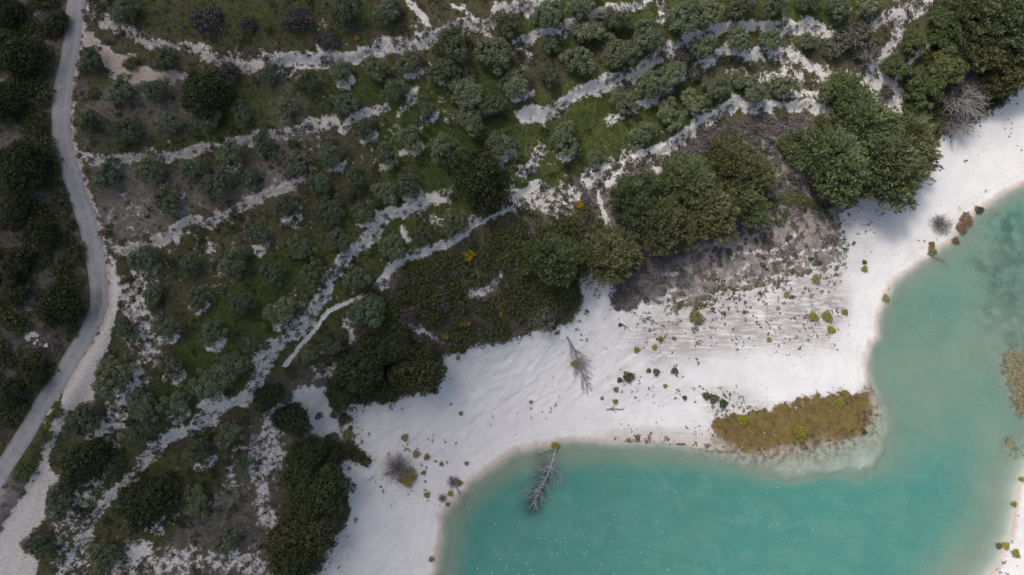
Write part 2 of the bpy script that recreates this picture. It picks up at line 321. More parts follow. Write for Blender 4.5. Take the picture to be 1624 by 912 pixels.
brown = np.zeros(GX.shape)
for P, s_ in BROWNZ: brown = np.maximum(brown, s_*sstep(-1.5, 1.5, poly_sd(px2w(P), X_, Y_, 5)))
specks = np.zeros(GX.shape)
for P, s_ in SPECKS: specks = np.maximum(specks, s_*sstep(-1.5, 1.5, poly_sd(px2w(P), X_, Y_, 5)))
ridge = np.clip(np.maximum(specks*.75, mottle*1.0), 0, 1)
specks = np.maximum(specks, .30*mottle); specks = np.minimum(specks, 1-.55*mottle)
algae = sstep(-2.6, 2.2, poly_sd(algae_w, X_, Y_, 6) + 2.2*(fbm(GX, GY, .9, 4, 320)-.5))
soft = sstep(-3.5, -9, sd_lake)
pale_scrub = sstep(.55, 0, np.abs(fbm(GX, GY, .12, 3, 70)-.5)*3)*.0
white = np.maximum(white, .22*sstep(.52, .72, fbm(GX, GY, .16, 4, 81)))          # stray stony patches
white *= 1-.55*scrub*(white < .45)
tanm = np.maximum(tanm, turnm*.95); tanm = np.maximum(tanm, trackm*.28); tanm = np.maximum(tanm, verge*.8)
weedz = sstep(.25, .7, weed + .7*(wn-.5))*(sd_lake_n > 0)
tanm = np.maximum(tanm, .75*blob(1320, 118, 2.2)); tanm = np.maximum(tanm, .30*blob(1400, 150, 5))
white = np.maximum(white, np.maximum(np.maximum(trackm, turnm), verge*.55)); white = np.maximum(white, pathm*.9)
white = np.maximum(white, beach)
wet = sstep(-1.5, -.2, sd_lake_n + .9*(fbm(GX, GY, 1.3, 3, 301)-.5))*(sd_lake_n < 1)
wet = np.where(sd_lake_n > 0, 1, wet)
pebbly = sstep(-1.5, 1.0, poly_sd(px2w([(950,694),(1060,684),(1150,690),(1240,718),(1100,722),(960,712)]), X_, Y_, 5))
tanm = np.maximum(tanm, .85*np.where(sd_lake_n > 0, .6+.4*weedz, wet)); tanm = np.maximum(tanm, .5*pebbly*(sd_lake_n<0))
algae_z = algae*(sd_lake < .8)
# relief
rough = .10*(fbm(GX, GY, 1.1, 4, 90)-.5)*(1-beach*.75)
rock = np.clip(white*(1-beach)*(1-trackm)*(1-turnm)*(1-pathm), 0, 1)
rough += .5*(fbm(GX, GY, .55, 4, 95)-.5)*rock*off
steep = beach*sstep(3, 9, land)
flute = fbm(GX*.5+GY*.25, GY*1.0-GX*.6, .8, 4, 33)-.5
rough += .55*flute*steep*sstep(45, 15, GX) + .35*(fbm(GX, GY, .09, 3, 77)-.5)*beach*sstep(1, 6, land) + .22*(fbm(GX*.35-GY*.1, GY*1.3+GX*.5, .9, 4, 36)-.5)*specks*beach*sstep(1.5,4,land)
z += np.where(sd_lake_n < 0, rough*sstep(.2, 2.5, land), 0)
zr = zb - .10 + .09*sstep(1.3, 1.7, sd_road)
z = np.where(onroad, z*off + (1-off)*zr, z)
Z2 = z.reshape(NY, NX)
def gsample(A, x, y):
    A = A.reshape(NY, NX); x = np.asarray(x, float); y = np.asarray(y, float)
    i = np.clip(np.searchsorted(gx, x)-1, 0, NX-2); j = np.clip(np.searchsorted(gy, y)-1, 0, NY-2)
    u = np.clip((x-gx[i])/(gx[i+1]-gx[i]), 0, 1); v = np.clip((y-gy[j])/(gy[j+1]-gy[j]), 0, 1)
    return (A[j,i]*(1-u)+A[j,i+1]*u)*(1-v)+(A[j+1,i]*(1-u)+A[j+1,i+1]*u)*v
def hgt(x, y): return gsample(Z2, x, y)
def spot(px, py, lift=0.0):
    """ground point whose point `lift` metres up shows at this pixel; also pixels per metre there"""
    zz = 12.0
    for _ in range(40):
        x, y = at_z(px, py, zz); zz = .5*zz + .5*(float(hgt(x, y)) + lift)
    dx, dy, dz = ray(px, py)
    depth = (zz-CAM_H)/dz
    return float(x), float(y), float(hgt(x, y)), FPX/depth

# ------------------------------------------------------------------ materials
def nodes(name):
    m = bpy.data.materials.new(name); m.use_nodes = True; t = m.node_tree; t.nodes.clear()
    o = t.nodes.new('ShaderNodeOutputMaterial'); b = t.nodes.new('ShaderNodeBsdfPrincipled')
    t.links.new(b.outputs[0], o.inputs[0]); return m, t, b, o
class G:
    """small node-graph writer"""
    def __init__(s, t): s.t = t
    def _in(s, sock, v):
        if isinstance(v, bpy.types.NodeSocket): s.t.links.new(v, sock)
        else: sock.default_value = v
    def math(s, op, a, b=0.0, c=0.0, clamp=False):
        n = s.t.nodes.new('ShaderNodeMath'); n.operation = op; n.use_clamp = clamp
        for k, v in zip(n.inputs, (a, b, c)): s._in(k, v)
        return n.outputs[0]
    def mix(s, f, a, b):
        n = s.t.nodes.new('ShaderNodeMix'); n.data_type = 'RGBA'; s._in(n.inputs[0], f)
        for k, v in ((6, a), (7, b)): s._in(n.inputs[k], v if isinstance(v, bpy.types.NodeSocket) else (*v, 1))
        return n.outputs[2]
    def ramp(s, x, a, b):
        n = s.t.nodes.new('ShaderNodeMapRange'); n.interpolation_type = 'SMOOTHSTEP'
        s._in(n.inputs[0], x); s._in(n.inputs[1], a); s._in(n.inputs[2], b); return n.outputs[0]
    def noise(s, scale, detail=4, rough=.55, vec=None, dist=0.0):
        n = s.t.nodes.new('ShaderNodeTexNoise'); n.inputs['Scale'].default_value = scale; n.inputs['Detail'].default_value = detail
        n.inputs['Roughness'].default_value = rough; n.inputs['Distortion'].default_value = dist
        if vec is None: vec = s.pos()
        s.t.links.new(vec, n.inputs['Vector']); return n.outputs[0]
    def pos(s):
        if not hasattr(s, 'p'):
            s.p = s.t.nodes.new('ShaderNodeTexCoord').outputs['Object']
        return s.p
    def mapped(s, scale, rot=0.0):
        n = s.t.nodes.new('ShaderNodeMapping'); n.inputs['Scale'].default_value = scale; n.inputs['Rotation'].default_value = (0,0,rot)
        s.t.links.new(s.pos(), n.inputs[0]); return n.outputs[0]
    def attr(s, nm):
        n = s.t.nodes.new('ShaderNodeAttribute'); n.attribute_name = nm; return n
    def sep(s, c):
        n = s.t.nodes.new('ShaderNodeSeparateColor'); s.t.links.new(c, n.inputs[0]); return n.outputs
    def bump(s, h, strength, dist):
        n = s.t.nodes.new('ShaderNodeBump'); n.inputs['Strength'].default_value = strength; n.inputs['Distance'].default_value = dist
        s.t.links.new(h, n.inputs['Height']); return n.outputs[0]

# the ground: masks painted per vertex say what covers it, noise breaks them up
gm, t_, b_, o_ = nodes('ground_cover'); g = G(t_)
A = g.sep(g.attr('cover_a').outputs['Color']); B = g.sep(g.attr('cover_b').outputs['Color']); D = g.sep(g.attr('cover_c').outputs['Color'])
n_big = g.noise(.25, 4); n_mid = g.noise(.9, 6, .6); n_fine = g.noise(3.2, 8, .72); n_grit = g.noise(9, 3, .7); n_mid2 = g.noise(1.0, 7, .60)
soil = g.mix(g.ramp(n_mid, .35, .65), (.062,.052,.034), (.100,.082,.060))
soil = g.mix(g.math('MULTIPLY', g.ramp(n_fine, .54, .68), .6), soil, (.20,.175,.15))
soil = g.mix(g.math('MULTIPLY', g.ramp(g.noise(.55, 5, .6), .48, .62), .8), soil, (.058,.066,.025))
litter = g.mix(g.ramp(n_mid2, .35, .65), (.125,.110,.102), (.230,.208,.204))
soil = g.mix(g.math('MULTIPLY', g.ramp(n_grit, .58, .70), g.math('MULTIPLY', g.ramp(n_mid, .42, .6), .6)), soil, (.26,.235,.21))
soil = g.mix(B[2], soil, litter)
bro = g.mix(g.ramp(n_mid2, .3, .7), (.165,.138,.125), (.30,.27,.258))
soil = g.mix(D[0], soil, bro)
gr = g.mix(g.ramp(n_big, .35, .65), (.042,.060,.016), (.074,.088,.026))
gr = g.mix(g.math('MULTIPLY', g.ramp(n_fine, .45, .7), .6), gr, (.095,.098,.040))
gf = g.ramp(g.math('ADD', A[1], g.math('MULTIPLY', g.math('SUBTRACT', n_mid, .5), 1.5)), .30, .62)
gcol = g.mix(gf, soil, gr)
stone = g.mix(g.ramp(n_fine, .35, .65), (.50,.475,.445), (.68,.655,.62))
tan = g.mix(g.ramp(n_fine, .35, .65), (.34,.265,.215), (.47,.385,.325))
stone = g.mix(A[2], stone, tan)
stone_d = g.mix(g.math('MULTIPLY', g.ramp(g.math('ADD', n_grit, g.math('MULTIPLY', g.math('SUBTRACT', n_mid2, .5), .8)), .60, .74), .7), stone, (.13,.115,.10))
nn = g.math('ADD', g.math('MULTIPLY', g.math('SUBTRACT', n_mid2, .5), 2.0), g.math('MULTIPLY', g.math('SUBTRACT', n_fine, .5), 1.1))
keep = g.math('SUBTRACT', 1.0, B[0])
wv = g.math('ADD', A[0], g.math('MULTIPLY', nn, g.math('ADD', g.math('MULTIPLY', keep, .85), .15)))
gcol = g.mix(g.ramp(wv, .30, .72), gcol, stone_d)
sandc = g.mix(g.ramp(n_big, .3, .7), (.53,.535,.54), (.585,.585,.585))
sandc = g.mix(g.math('MULTIPLY', g.ramp(n_mid, .55, .75), .35), sandc, (.48,.48,.485))
crk = g.ramp(g.math('ABSOLUTE', g.math('SUBTRACT', g.noise(.45, 5, .6, dist=.5), .5)), .035, .004)
sandc = g.mix(g.math('MULTIPLY', crk, g.math('MULTIPLY', g.ramp(g.noise(.13, 2), .45, .6), .3)), sandc, (.40,.39,.38))
sandc = g.mix(g.math('MULTIPLY', g.ramp(g.noise(6, 4, .75), .56, .70), .35), sandc, (.40,.385,.37))
ring = g.ramp(g.math('ABSOLUTE', g.math('SUBTRACT', g.math('FRACT', g.math('ADD', g.math('MULTIPLY', g.attr('rise').outputs['Fac'], 4.2), g.math('MULTIPLY', n_mid, .9))), .5)), .10, .0)
sandc = g.mix(g.math('MULTIPLY', ring, g.math('MULTIPLY', g.ramp(g.attr('rise').outputs['Fac'], 1.1, .25), .20)), sandc, (.36,.32,.28))
sandc = g.mix(A[2], sandc, (.36,.30,.24))
fur = g.math('ADD', g.math('MULTIPLY', g.noise(1.3, 7, .70, vec=g.mapped((.16,1.7,1), -.2)), .65), g.math('MULTIPLY', g.noise(.35, 5, .65), .35))
sandc = g.mix(g.math('MULTIPLY', D[1], g.ramp(fur, .36, .57)), sandc, (.285,.262,.252))
gcol = g.mix(g.ramp(g.math('ADD', B[0], g.math('MULTIPLY', nn, .7)), .40, .62), gcol, sandc)
alg = g.mix(g.ramp(n_mid, .35, .65), (.110,.075,.025), (.160,.112,.042))
alg = g.mix(g.math('MULTIPLY', g.ramp(n_fine, .44, .62), .75), alg, (.075,.072,.024))
alg = g.mix(g.math('MULTIPLY', g.ramp(n_mid2, .50, .66), .8), alg, (.07,.055,.035))
gcol = g.mix(g.ramp(g.math('ADD', B[1], g.math('MULTIPLY', nn, .5)), .38, .62), gcol, alg)
gcol = g.mix(g.attr('cover_d').outputs['Fac'], gcol, (.020,.030,.024))
gcol = g.mix(D[2], gcol, g.mix(D[3] if False else g.ramp(n_mid2, .36, .62), (.12,.10,.085), (.30,.265,.22)))
t_.links.new(gcol, b_.inputs['Base Color']); b_.inputs['Roughness'].default_value = .92; b_.inputs['Specular IOR Level'].default_value = .15
hh = g.math('ADD', g.math('MULTIPLY', n_fine, g.math('ADD', g.math('MULTIPLY', keep, .8), .2)), g.math('MULTIPLY', n_grit, g.math('MULTIPLY', keep, .4)))
t_.links.new(g.bump(hh, .5, .2), b_.inputs['Normal'])

def foliage(name, a, b, c=None, trans=.22, rnd=.35, rough=.6, gain=1.0):
    m, t, p, o = nodes(name); g = G(t)
    a, b = [tuple(q*gain for q in k) for k in (a, b)]; c = tuple(q*gain for q in c) if c else c
    v = g.attr('tone').outputs['Fac']
    col = g.mix(v, a, b)
    if c: col = g.mix(g.ramp(v, .86, .90), col, c)
    oi = t.nodes.new('ShaderNodeObjectInfo')
    h = t.nodes.new('ShaderNodeHueSaturation'); t.links.new(col, h.inputs['Color'])
    t.links.new(g.math('ADD', g.math('MULTIPLY', oi.outputs['Random'], rnd), 1-rnd/2), h.inputs['Value'])
    t.links.new(g.math('ADD', g.math('MULTIPLY', g.math('FRACT', g.math('MULTIPLY', oi.outputs['Random'], 7.3)), .05), .470), h.inputs['Hue'])
    t.links.new(h.outputs[0], p.inputs['Base Color']); p.inputs['Roughness'].default_value = rough; p.inputs['Specular IOR Level'].default_value = .25
    tr = t.nodes.new('ShaderNodeBsdfTranslucent'); t.links.new(h.outputs[0], tr.inputs[0])
    mx = t.nodes.new('ShaderNodeMixShader'); mx.inputs[0].default_value = trans
    t.links.new(p.outputs[0], mx.inputs[1]); t.links.new(tr.outputs[0], mx.inputs[2]); t.links.new(mx.outputs[0], o.inputs[0])
    return m
M_OLIVE = foliage('olive_leaves', (.052,.068,.036), (.112,.133,.077), (.19,.21,.15), rnd=.55, gain=1.42)
M_LIGHT = foliage('light_leaves', (.062,.090,.030), (.115,.130,.052), gain=1.0)
M_PINE = foliage('pine_needles', (.028,.038,.015), (.090,.100,.048), trans=.10, rnd=.25, gain=2.1)
M_DARK = foliage('dark_evergreen_leaves', (.024,.034,.013), (.055,.066,.024), trans=.12)
M_SHRUB = foliage('shrub_leaves', (.040,.055,.018), (.085,.098,.038), gain=1.0)
M_HEATH = foliage('heath_twigs', (.085,.074,.072), (.165,.146,.150), trans=.1, gain=1.15)
M_DRY = foliage('dry_scrub', (.075,.060,.042), (.155,.130,.090), trans=.1)
M_YEL = foliage('yellow_green_leaves', (.17,.17,.020), (.34,.33,.050))
M_PALE = foliage('straw_green_leaves', (.17,.16,.055), (.30,.28,.12))
M_REED = foliage('rust_reeds', (.13,.105,.05), (.23,.185,.095))
M_BANKS = foliage('bank_weeds', (.055,.052,.036), (.12,.115,.085))
M_MARSH = foliage('marsh_leaves', (.080,.060,.025), (.170,.125,.045))
M_GREYGREEN = foliage('grey_green_leaves', (.070,.074,.052), (.150,.150,.115))
M_DULL = foliage('dull_grey_leaves', (.052,.049,.045), (.105,.099,.094))
M_TANREED = foliage('tan_reeds', (.22,.165,.10), (.36,.28,.19))
M_GRASS = foliage('grass_blades', (.035,.055,.014), (.085,.098,.030), gain=1.2)
M_SPECK = foliage('small_weeds', (.055,.055,.030), (.13,.12,.085))
M_FLOWER = foliage('orange_blossom', (.30,.19,.015), (.46,.27,.02))
def simple(name, a, b, scale=4, rough=.85, bump=.3):
    m, t, p, o = nodes(name); g = G(t)
    n = g.noise(scale, 5, .6); t.links.new(g.mix(g.ramp(n, .35, .65), a, b), p.inputs['Base Color'])
    p.inputs['Roughness'].default_value = rough; p.inputs['Specular IOR Level'].default_value = .2
    t.links.new(g.bump(n, bump, .1), p.inputs['Normal']); return m
M_BARK = simple('bark', (.09,.075,.06), (.17,.15,.125))
M_DEAD = simple('bleached_deadwood', (.19,.19,.195), (.38,.375,.375))
M_TWIG = simple('grey_twigs', (.13,.123,.125), (.235,.225,.228))
M_STONE = simple('limestone', (.46,.44,.42), (.68,.66,.64), 2)
M_SUNK = simple('sunken_branches', (.020,.026,.028), (.05,.055,.055))

# road surface
M_ROAD, t_, b_, o_ = nodes('worn_asphalt'); g = G(t_)
u = g.attr('across').outputs['Fac']
base = g.mix(g.ramp(g.noise(.35, 5, .6), .3, .7), (.215,.215,.222), (.275,.272,.275))
base = g.mix(g.math('MULTIPLY', g.ramp(g.noise(5, 4, .7), .4, .7), .35), base, (.32,.315,.31))
trk = g.ramp(g.math('ABSOLUTE', g.math('SUBTRACT', g.math('ABSOLUTE', u), .52)), .30, .05)
base = g.mix(g.math('MULTIPLY', g.ramp(g.noise(.8, 6, .65, dist=1.0), .54, .62), .30), base, (.165,.165,.172))
base = g.mix(g.math('MULTIPLY', g.ramp(g.math('ABSOLUTE', g.math('SUBTRACT', g.noise(.6, 6, .6), .5)), .018, .004), .5), base, (.11,.11,.115))
base = g.mix(g.math('MULTIPLY', trk, .35), base, (.32,.318,.322))
base = g.mix(g.math('MULTIPLY', g.ramp(g.math('ADD', g.math('ABSOLUTE', u), g.math('MULTIPLY', g.noise(1.2, 4), .25)), .98, 1.14), .75), base, (.30,.265,.23))
sk = g.attr('skid').outputs['Fac']
base = g.mix(g.math('MULTIPLY', sk, g.ramp(g.noise(1.5, 3, vec=g.mapped((1, .25, 1))), .3, .7)), base, (.075,.077,.085))
t_.links.new(base, b_.inputs['Base Color']); b_.inputs['Roughness'].default_value = .85; b_.inputs['Specular IOR Level'].default_value = .25
t_.links.new(g.bump(g.noise(9, 3, .7), .25, .05), b_.inputs['Normal'])

# milky lake water: depth says how much of the bed shows
M_WATER, t_, b_, o_ = nodes('milky_lake_water'); g = G(t_)
dp = g.attr('depth').outputs['Fac']
opa = g.math('SUBTRACT', 1.0, g.math('POWER', 2.718, g.math('MULTIPLY', dp, -1.55)))
deep = g.ramp(g.math('ADD', dp, g.math('MULTIPLY', g.math('SUBTRACT', g.noise(.05, 4), .5), 1.6)), .25, 2.6)
wc = g.mix(deep, (.172,.232,.180), (.045,.176,.150))
wc = g.mix(g.math('MULTIPLY', g.ramp(g.noise(.09, 4, .55, dist=.6), .4, .7), .35), wc, (.064,.176,.150))
wc = g.mix(g.math('MULTIPLY', g.attr('murk').outputs['Fac'], .66), wc, (.014,.042,.050))
swirl = g.ramp(g.noise(.16, 6, .6, vec=g.mapped((1, 1.6, 1), .6), dist=1.4), .42, .66)
wc = g.mix(g.math('MULTIPLY', swirl, .16), wc, (.16,.28,.225))
t_.nodes.remove(b_)
dfw = t_.nodes.new('ShaderNodeBsdfDiffuse'); t_.links.new(wc, dfw.inputs[0])
w1 = g.noise(2.3, 2, .5, vec=g.mapped((1, 1.8, 1), .5)); w0 = g.noise(.45, 3, .5)
gust = g.ramp(g.noise(.09, 3, .6), .35, .62)
wh_ = g.math('ADD', g.math('MULTIPLY', w1, g.math('ADD', .45, g.math('MULTIPLY', gust, .75))), g.math('MULTIPLY', w0, .8))
t_.links.new(g.bump(wh_, .18, .12), dfw.inputs['Normal'])
gw = t_.nodes.new('ShaderNodeBsdfGlossy'); gw.inputs['Roughness'].default_value = .12; gb = g.bump(wh_, 1.0, .5); t_.links.new(gb, gw.inputs['Normal'])
fr = t_.nodes.new('ShaderNodeFresnel'); fr.inputs[0].default_value = 1.33; t_.links.new(gb, fr.inputs['Normal'])
bw_ = t_.nodes.new('ShaderNodeMixShader'); t_.links.new(fr.outputs[0], bw_.inputs[0]); t_.links.new(dfw.outputs[0], bw_.inputs[1]); t_.links.new(gw.outputs[0], bw_.inputs[2]); b_ = bw_
trn = t_.nodes.new('ShaderNodeBsdfTransparent'); trn.inputs[0].default_value = (.86,.96,.93,1)
mx = t_.nodes.new('ShaderNodeMixShader'); t_.links.new(opa, mx.inputs[0]); t_.links.new(trn.outputs[0], mx.inputs[1]); t_.links.new(b_.outputs[0], mx.inputs[2]); t_.links.new(mx.outputs[0], o_.inputs[0])

# ------------------------------------------------------------------ ground objects: one sheet, cut where the cover changes
cov_a = np.stack([np.clip(white, 0, 1), np.clip(grass*(1-scrub*.75)*(1-brown), 0, 1), np.clip(tanm, 0, 1), np.ones_like(white)], 1)
cov_b = np.stack([np.clip(np.where(sd_lake_n > 0, 1, beach), 0, 1), np.clip(np.where(sd_lake_n > 0, .55*weedz, algae_z), 0, 1), np.clip(scrub, 0, 1), np.ones_like(white)], 1)
greyshelf = np.clip(shelf*(sd_lake_n > 0)*sstep(5.2, .5, sd_lake_n)*1.0, 0, 1)
sd_al = poly_sd(algae_w, X_, Y_, 6)
algrim = .95*sstep(1.6, -.4, sd_al + 1.6*(fbm(GX, GY, .6, 3, 311)-.5))*sstep(-2.4, -.6, sd_al)*sstep(-4.0, -.6, sd_lake_n)*(sd_lake_n < .3)
cov_c = np.stack([np.clip(brown, 0, 1), np.clip(ridge*beach, 0, 1), np.clip(greyshelf*.9 + algrim, 0, 1), np.ones_like(white)], 1)
cov_d = np.clip(reefm*0, 0, 1)
VV = np.stack([GX, GY, z], 1)
ii = (np.arange(NY-1)[:,None]*NX + np.arange(NX-1)[None]).ravel()
FF = np.stack([ii, ii+1, ii+1+NX, ii+NX], 1)
kind = np.zeros(GX.shape, np.int32)                                # 0 hillside
kind[bank_id >= 0] = 100 + bank_id[bank_id >= 0]
kind[pathm > .5] = 3; kind[trackm > .5] = 2; kind[turnm > .5] = 4; kind[beach > .5] = 1
kind[sd_road < 3] = np.where(kind[sd_road < 3] >= 100, 0, kind[sd_road < 3])
kind[sd_lake_n > 0] = 5; kind[(algae > .5)&(sd_lake_n <= 0)] = 6
fk = kind[FF[:,0]]
# normals of the whole sheet so the cuts do not show
dzx = np.gradient(Z2, gx, axis=1); dzy = np.gradient(Z2, gy, axis=0)
NRM = np.stack([-dzx.ravel(), -dzy.ravel(), np.ones(NX*NY)], 1); NRM /= np.linalg.norm(NRM, axis=1)[:,None]
def ground_piece(name, sel, label):
    f = FF[sel]
    if not len(f): return None
    u, inv = np.unique(f, return_inverse=True)
    me = mesh_from(name, VV[u], inv.reshape(-1, 4), True, {'cover_a': cov_a[u], 'cover_b': cov_b[u], 'cover_c': cov_c[u], 'cover_d': cov_d[u], 'rise': np.clip(z[u], -1, 50)})
    me.normals_split_custom_set_from_vertices(NRM[u].tolist())
    return tag(link(name, me, gm), label, kind='structure')
ground_piece('hillside', fk == 0, 'dark terraced hillside of rough grass, soil and stones')
ground_piece('beach', fk == 1, 'white sand and marl shore round the turquoise lake')
ground_piece('dirt_track', fk == 2, 'pale dirt track leaving the road at its sharp bend')
ground_piece('footpath', fk == 3, 'narrow white footpath along the terraces')
ground_piece('turnout', fk == 4, 'bare tan turnout beside the top of the road')
ground_piece('lake_bed', fk == 5, 'pale bed of the lake under the water')
ground_piece('marsh', fk == 6, 'ochre marshy spit between beach and water')
for i in range(len(BANKS)): ground_piece('terrace_bank', fk == 100+i, BANK_LABEL[i])

# water sheet
wx = gx[(gx > lake_w[:,0].min()-2)&(gx < lake_w[:,0].max()+2)]; wy = gy[(gy > lake_w[:,1].min()-2)&(gy < lake_w[:,1].max()+2)]
WX, WY = [a.ravel() for a in np.meshgrid(wx, wy)]
wdep = np.maximum(-gsample(z, WX, WY), 0)
tree_base = np.array(at_z(882, 708, 0.)); tree_tip = np.array(at_z(846, 803, 0.))
dtr, _, _ = pl_dist(np.array([tree_base, tree_tip]), WX, WY, 8)
sunk = np.exp(-(dtr/1.9)**2)*.9*sstep(2.0, 4.5, np.hypot(WX-tree_base[0], WY-tree_base[1]))
sunk_dark = sunk*(.6+.8*fbm(WX, WY, .9, 3, 330))
nwx, nwy = len(wx), len(wy)
ii = (np.arange(nwy-1)[:,None]*nwx + np.arange(nwx-1)[None]).ravel()
Fw = np.stack([ii, ii+1, ii+1+nwx, ii+nwx], 1)
sdw = gsample(sd_lake_n, WX, WY)
Fw = Fw[(sdw[Fw] > -1.2).any(1)]
u_, inv = np.unique(Fw, return_inverse=True)
Vw = np.stack([WX, WY, np.zeros_like(WX)], 1)[u_]
tag(link('water', mesh_from('water', Vw, inv.reshape(-1, 4), True, {'depth': wdep[u_], 'murk': np.clip(np.maximum(gsample(reef*sstep(.30, .68, wn), WX, WY), 1.45*sunk_dark)[u_], 0, 1.5)}), M_WATER), 'milky turquoise water of the lake', kind='structure')

# road ribbon
tang = np.gradient(road_w, axis=0); tang /= np.linalg.norm(tang, axis=1)[:,None]; nr = np.stack([-tang[:,1], tang[:,0]], 1)
cols = np.linspace(-1, 1, 9); hw = 1.36
Vr = []; ac = []; skd = []
sc_ = px2w([(156, 478)])[0]
for k, c_ in enumerate(cols):
    wv_ = hw + .22*(fbm(road_w[:,0]+k*0, road_w[:,1], .7, 3, 55)-.5)*abs(c_)
    p = road_w + nr*(c_*wv_)[:,None] if np.ndim(wv_) else road_w + nr*c_*wv_
    Vr.append(np.stack([p[:,0], p[:,1], rc + .05*(1-c_*c_) - (.07 if abs(c_) > .99 else 0)], 1)); ac.append(np.full(len(p), c_))
    skd.append(.75*np.exp(-((p[:,0]-sc_[0])**2/3.2+(p[:,1]-sc_[1])**2/9))*sstep(1.1, .2, abs(c_+.05)))
nR = len(road_w); Vr = np.concatenate(Vr); ac = np.concatenate(ac); skd = np.concatenate(skd)
Fr = [(k*nR+i, k*nR+i+1, (k+1)*nR+i+1, (k+1)*nR+i) for k in range(len(cols)-1) for i in range(nR-1)]
Fr = np.array(Fr)[:, ::-1]
tag(link('road', mesh_from('road', Vr, Fr, True, {'across': ac, 'skid': skd}), M_ROAD), 'narrow grey asphalt road winding down the left side', kind='structure')

# ------------------------------------------------------------------ shapes
def tube(pts, radii, sides=6):
    pts = np.asarray(pts, float); n = len(pts); V = []; F = []
    tg = np.gradient(pts, axis=0); tg /= np.linalg.norm(tg, axis=1)[:,None]+1e-9
    for i in range(n):
        a = np.cross(tg[i], (0,0,1) if abs(tg[i][2]) < .9 else (1,0,0)); a /= np.linalg.norm(a); b = np.cross(tg[i], a)
        for k in range(sides):
            an = 2*math.pi*k/sides; V.append(pts[i] + radii[i]*(math.cos(an)*a + math.sin(an)*b))
    for i in range(n-1):
        for k in range(sides):
            k2 = (k+1) % sides; F.append((i*sides+k, i*sides+k2, (i+1)*sides+k2, (i+1)*sides+k))
    return np.array(V), np.array(F)
def join(parts):
    V = []; F = []; o = 0
    for v, f in parts: V.append(v); F.append(f+o); o += len(v)
    return np.concatenate(V), np.concatenate(F)
def leaves(r, C0, rad, n, size, up=.35, out=.8, aspect=1.5, tone=None, flat=1.0):
    """triangle leaves round clump centres C0 (k,3) with radii rad (k,): positions on and in the clump, faces looking outwards"""
    k = len(C0); idx = np.repeat(np.arange(k), n); N = len(idx)
    d = r.normal(size=(N,3)); d /= np.linalg.norm(d, axis=1)[:,None]
    d[:,2] = np.where(d[:,2] < -.35, -d[:,2], d[:,2])
    rr = rad[idx]*(.45 + .6*r.random(N)**.6)
    c = C0[idx] + d*rr[:,None]*np.array([1,1,flat])
    nrm = d*out + r.normal(size=(N,3))*.55 + np.array([0,0,up]); nrm /= np.linalg.norm(nrm, axis=1)[:,None]
    a = np.cross(nrm, r.normal(size=(N,3))); a /= np.linalg.norm(a, axis=1)[:,None]; b = np.cross(nrm, a)
    s = size*(.6 + .8*r.random(N))[:,None]
    V = np.stack([c - a*s*.5 - b*s*.45*aspect*.7, c + a*s*.5 - b*s*.3, c + b*s*.6*aspect + a*s*.1*r.normal(size=(N,1))], 1)
    tn = r.random(N)*.7 + .3*r.random(k)[idx] if tone is None else tone(c, idx)
    return V.reshape(-1,3), np.repeat(tn, 3)
def soup(name, V, tn): return mesh_from(name, V, np.arange(len(V)).reshape(-1,3), False, {'tone': tn})

def olive_meshes(seed, squash=1.0):
    """crown of radius about 1 metre; scaled to each tree"""
    r = np.random.default_rng(seed); c = []; rad = []
    n = 46; ph0 = r.random()*6.28
    for i in range(n):
        f = (i+.5)/n; th = math.acos(1 - f*1.15); ph = i*2.399963 + ph0
        lob = 1 + .20*math.sin(2*ph+seed) + .17*math.sin(3*ph+2*seed) + .13*math.sin(5*ph+seed*3)
        if r.random() < (.34 if seed % 3 == 0 else .12): continue
        rr = (.60 + .32*r.random())*lob
        c.append((rr*math.sin(th)*math.cos(ph), rr*math.sin(th)*math.sin(ph), .72 + .62*squash*rr*math.cos(th))); rad.append(.13 + .17*r.random())
    c = np.array(c); rad = np.array(rad)
    V1, t1 = leaves(r, c, rad, 130, .062)
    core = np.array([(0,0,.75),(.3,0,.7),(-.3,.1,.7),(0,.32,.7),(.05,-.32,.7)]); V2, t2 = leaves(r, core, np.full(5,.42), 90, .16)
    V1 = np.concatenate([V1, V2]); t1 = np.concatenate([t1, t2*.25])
    crown = soup('crown', V1, t1)
    parts = [tube([(0,0,-.08),(.02,.01,.12),(.03*r.normal(),.03*r.normal(),.36)], [.10,.075,.065], 7)]
    top = parts[0][0][-7:].mean(0)
    for k in range(4):
        a = k*1.57 + r.random(); q = np.array([math.cos(a), math.sin(a), 0])
        parts.append(tube([top-(0,0,.05), top+q*.22+np.array((0,0,.14)), top+q*.5+np.array((0,0,.38))], [.05,.035,.015], 5))
    V, F = join(parts)
    return crown, mesh_from('trunk', V, F, True)
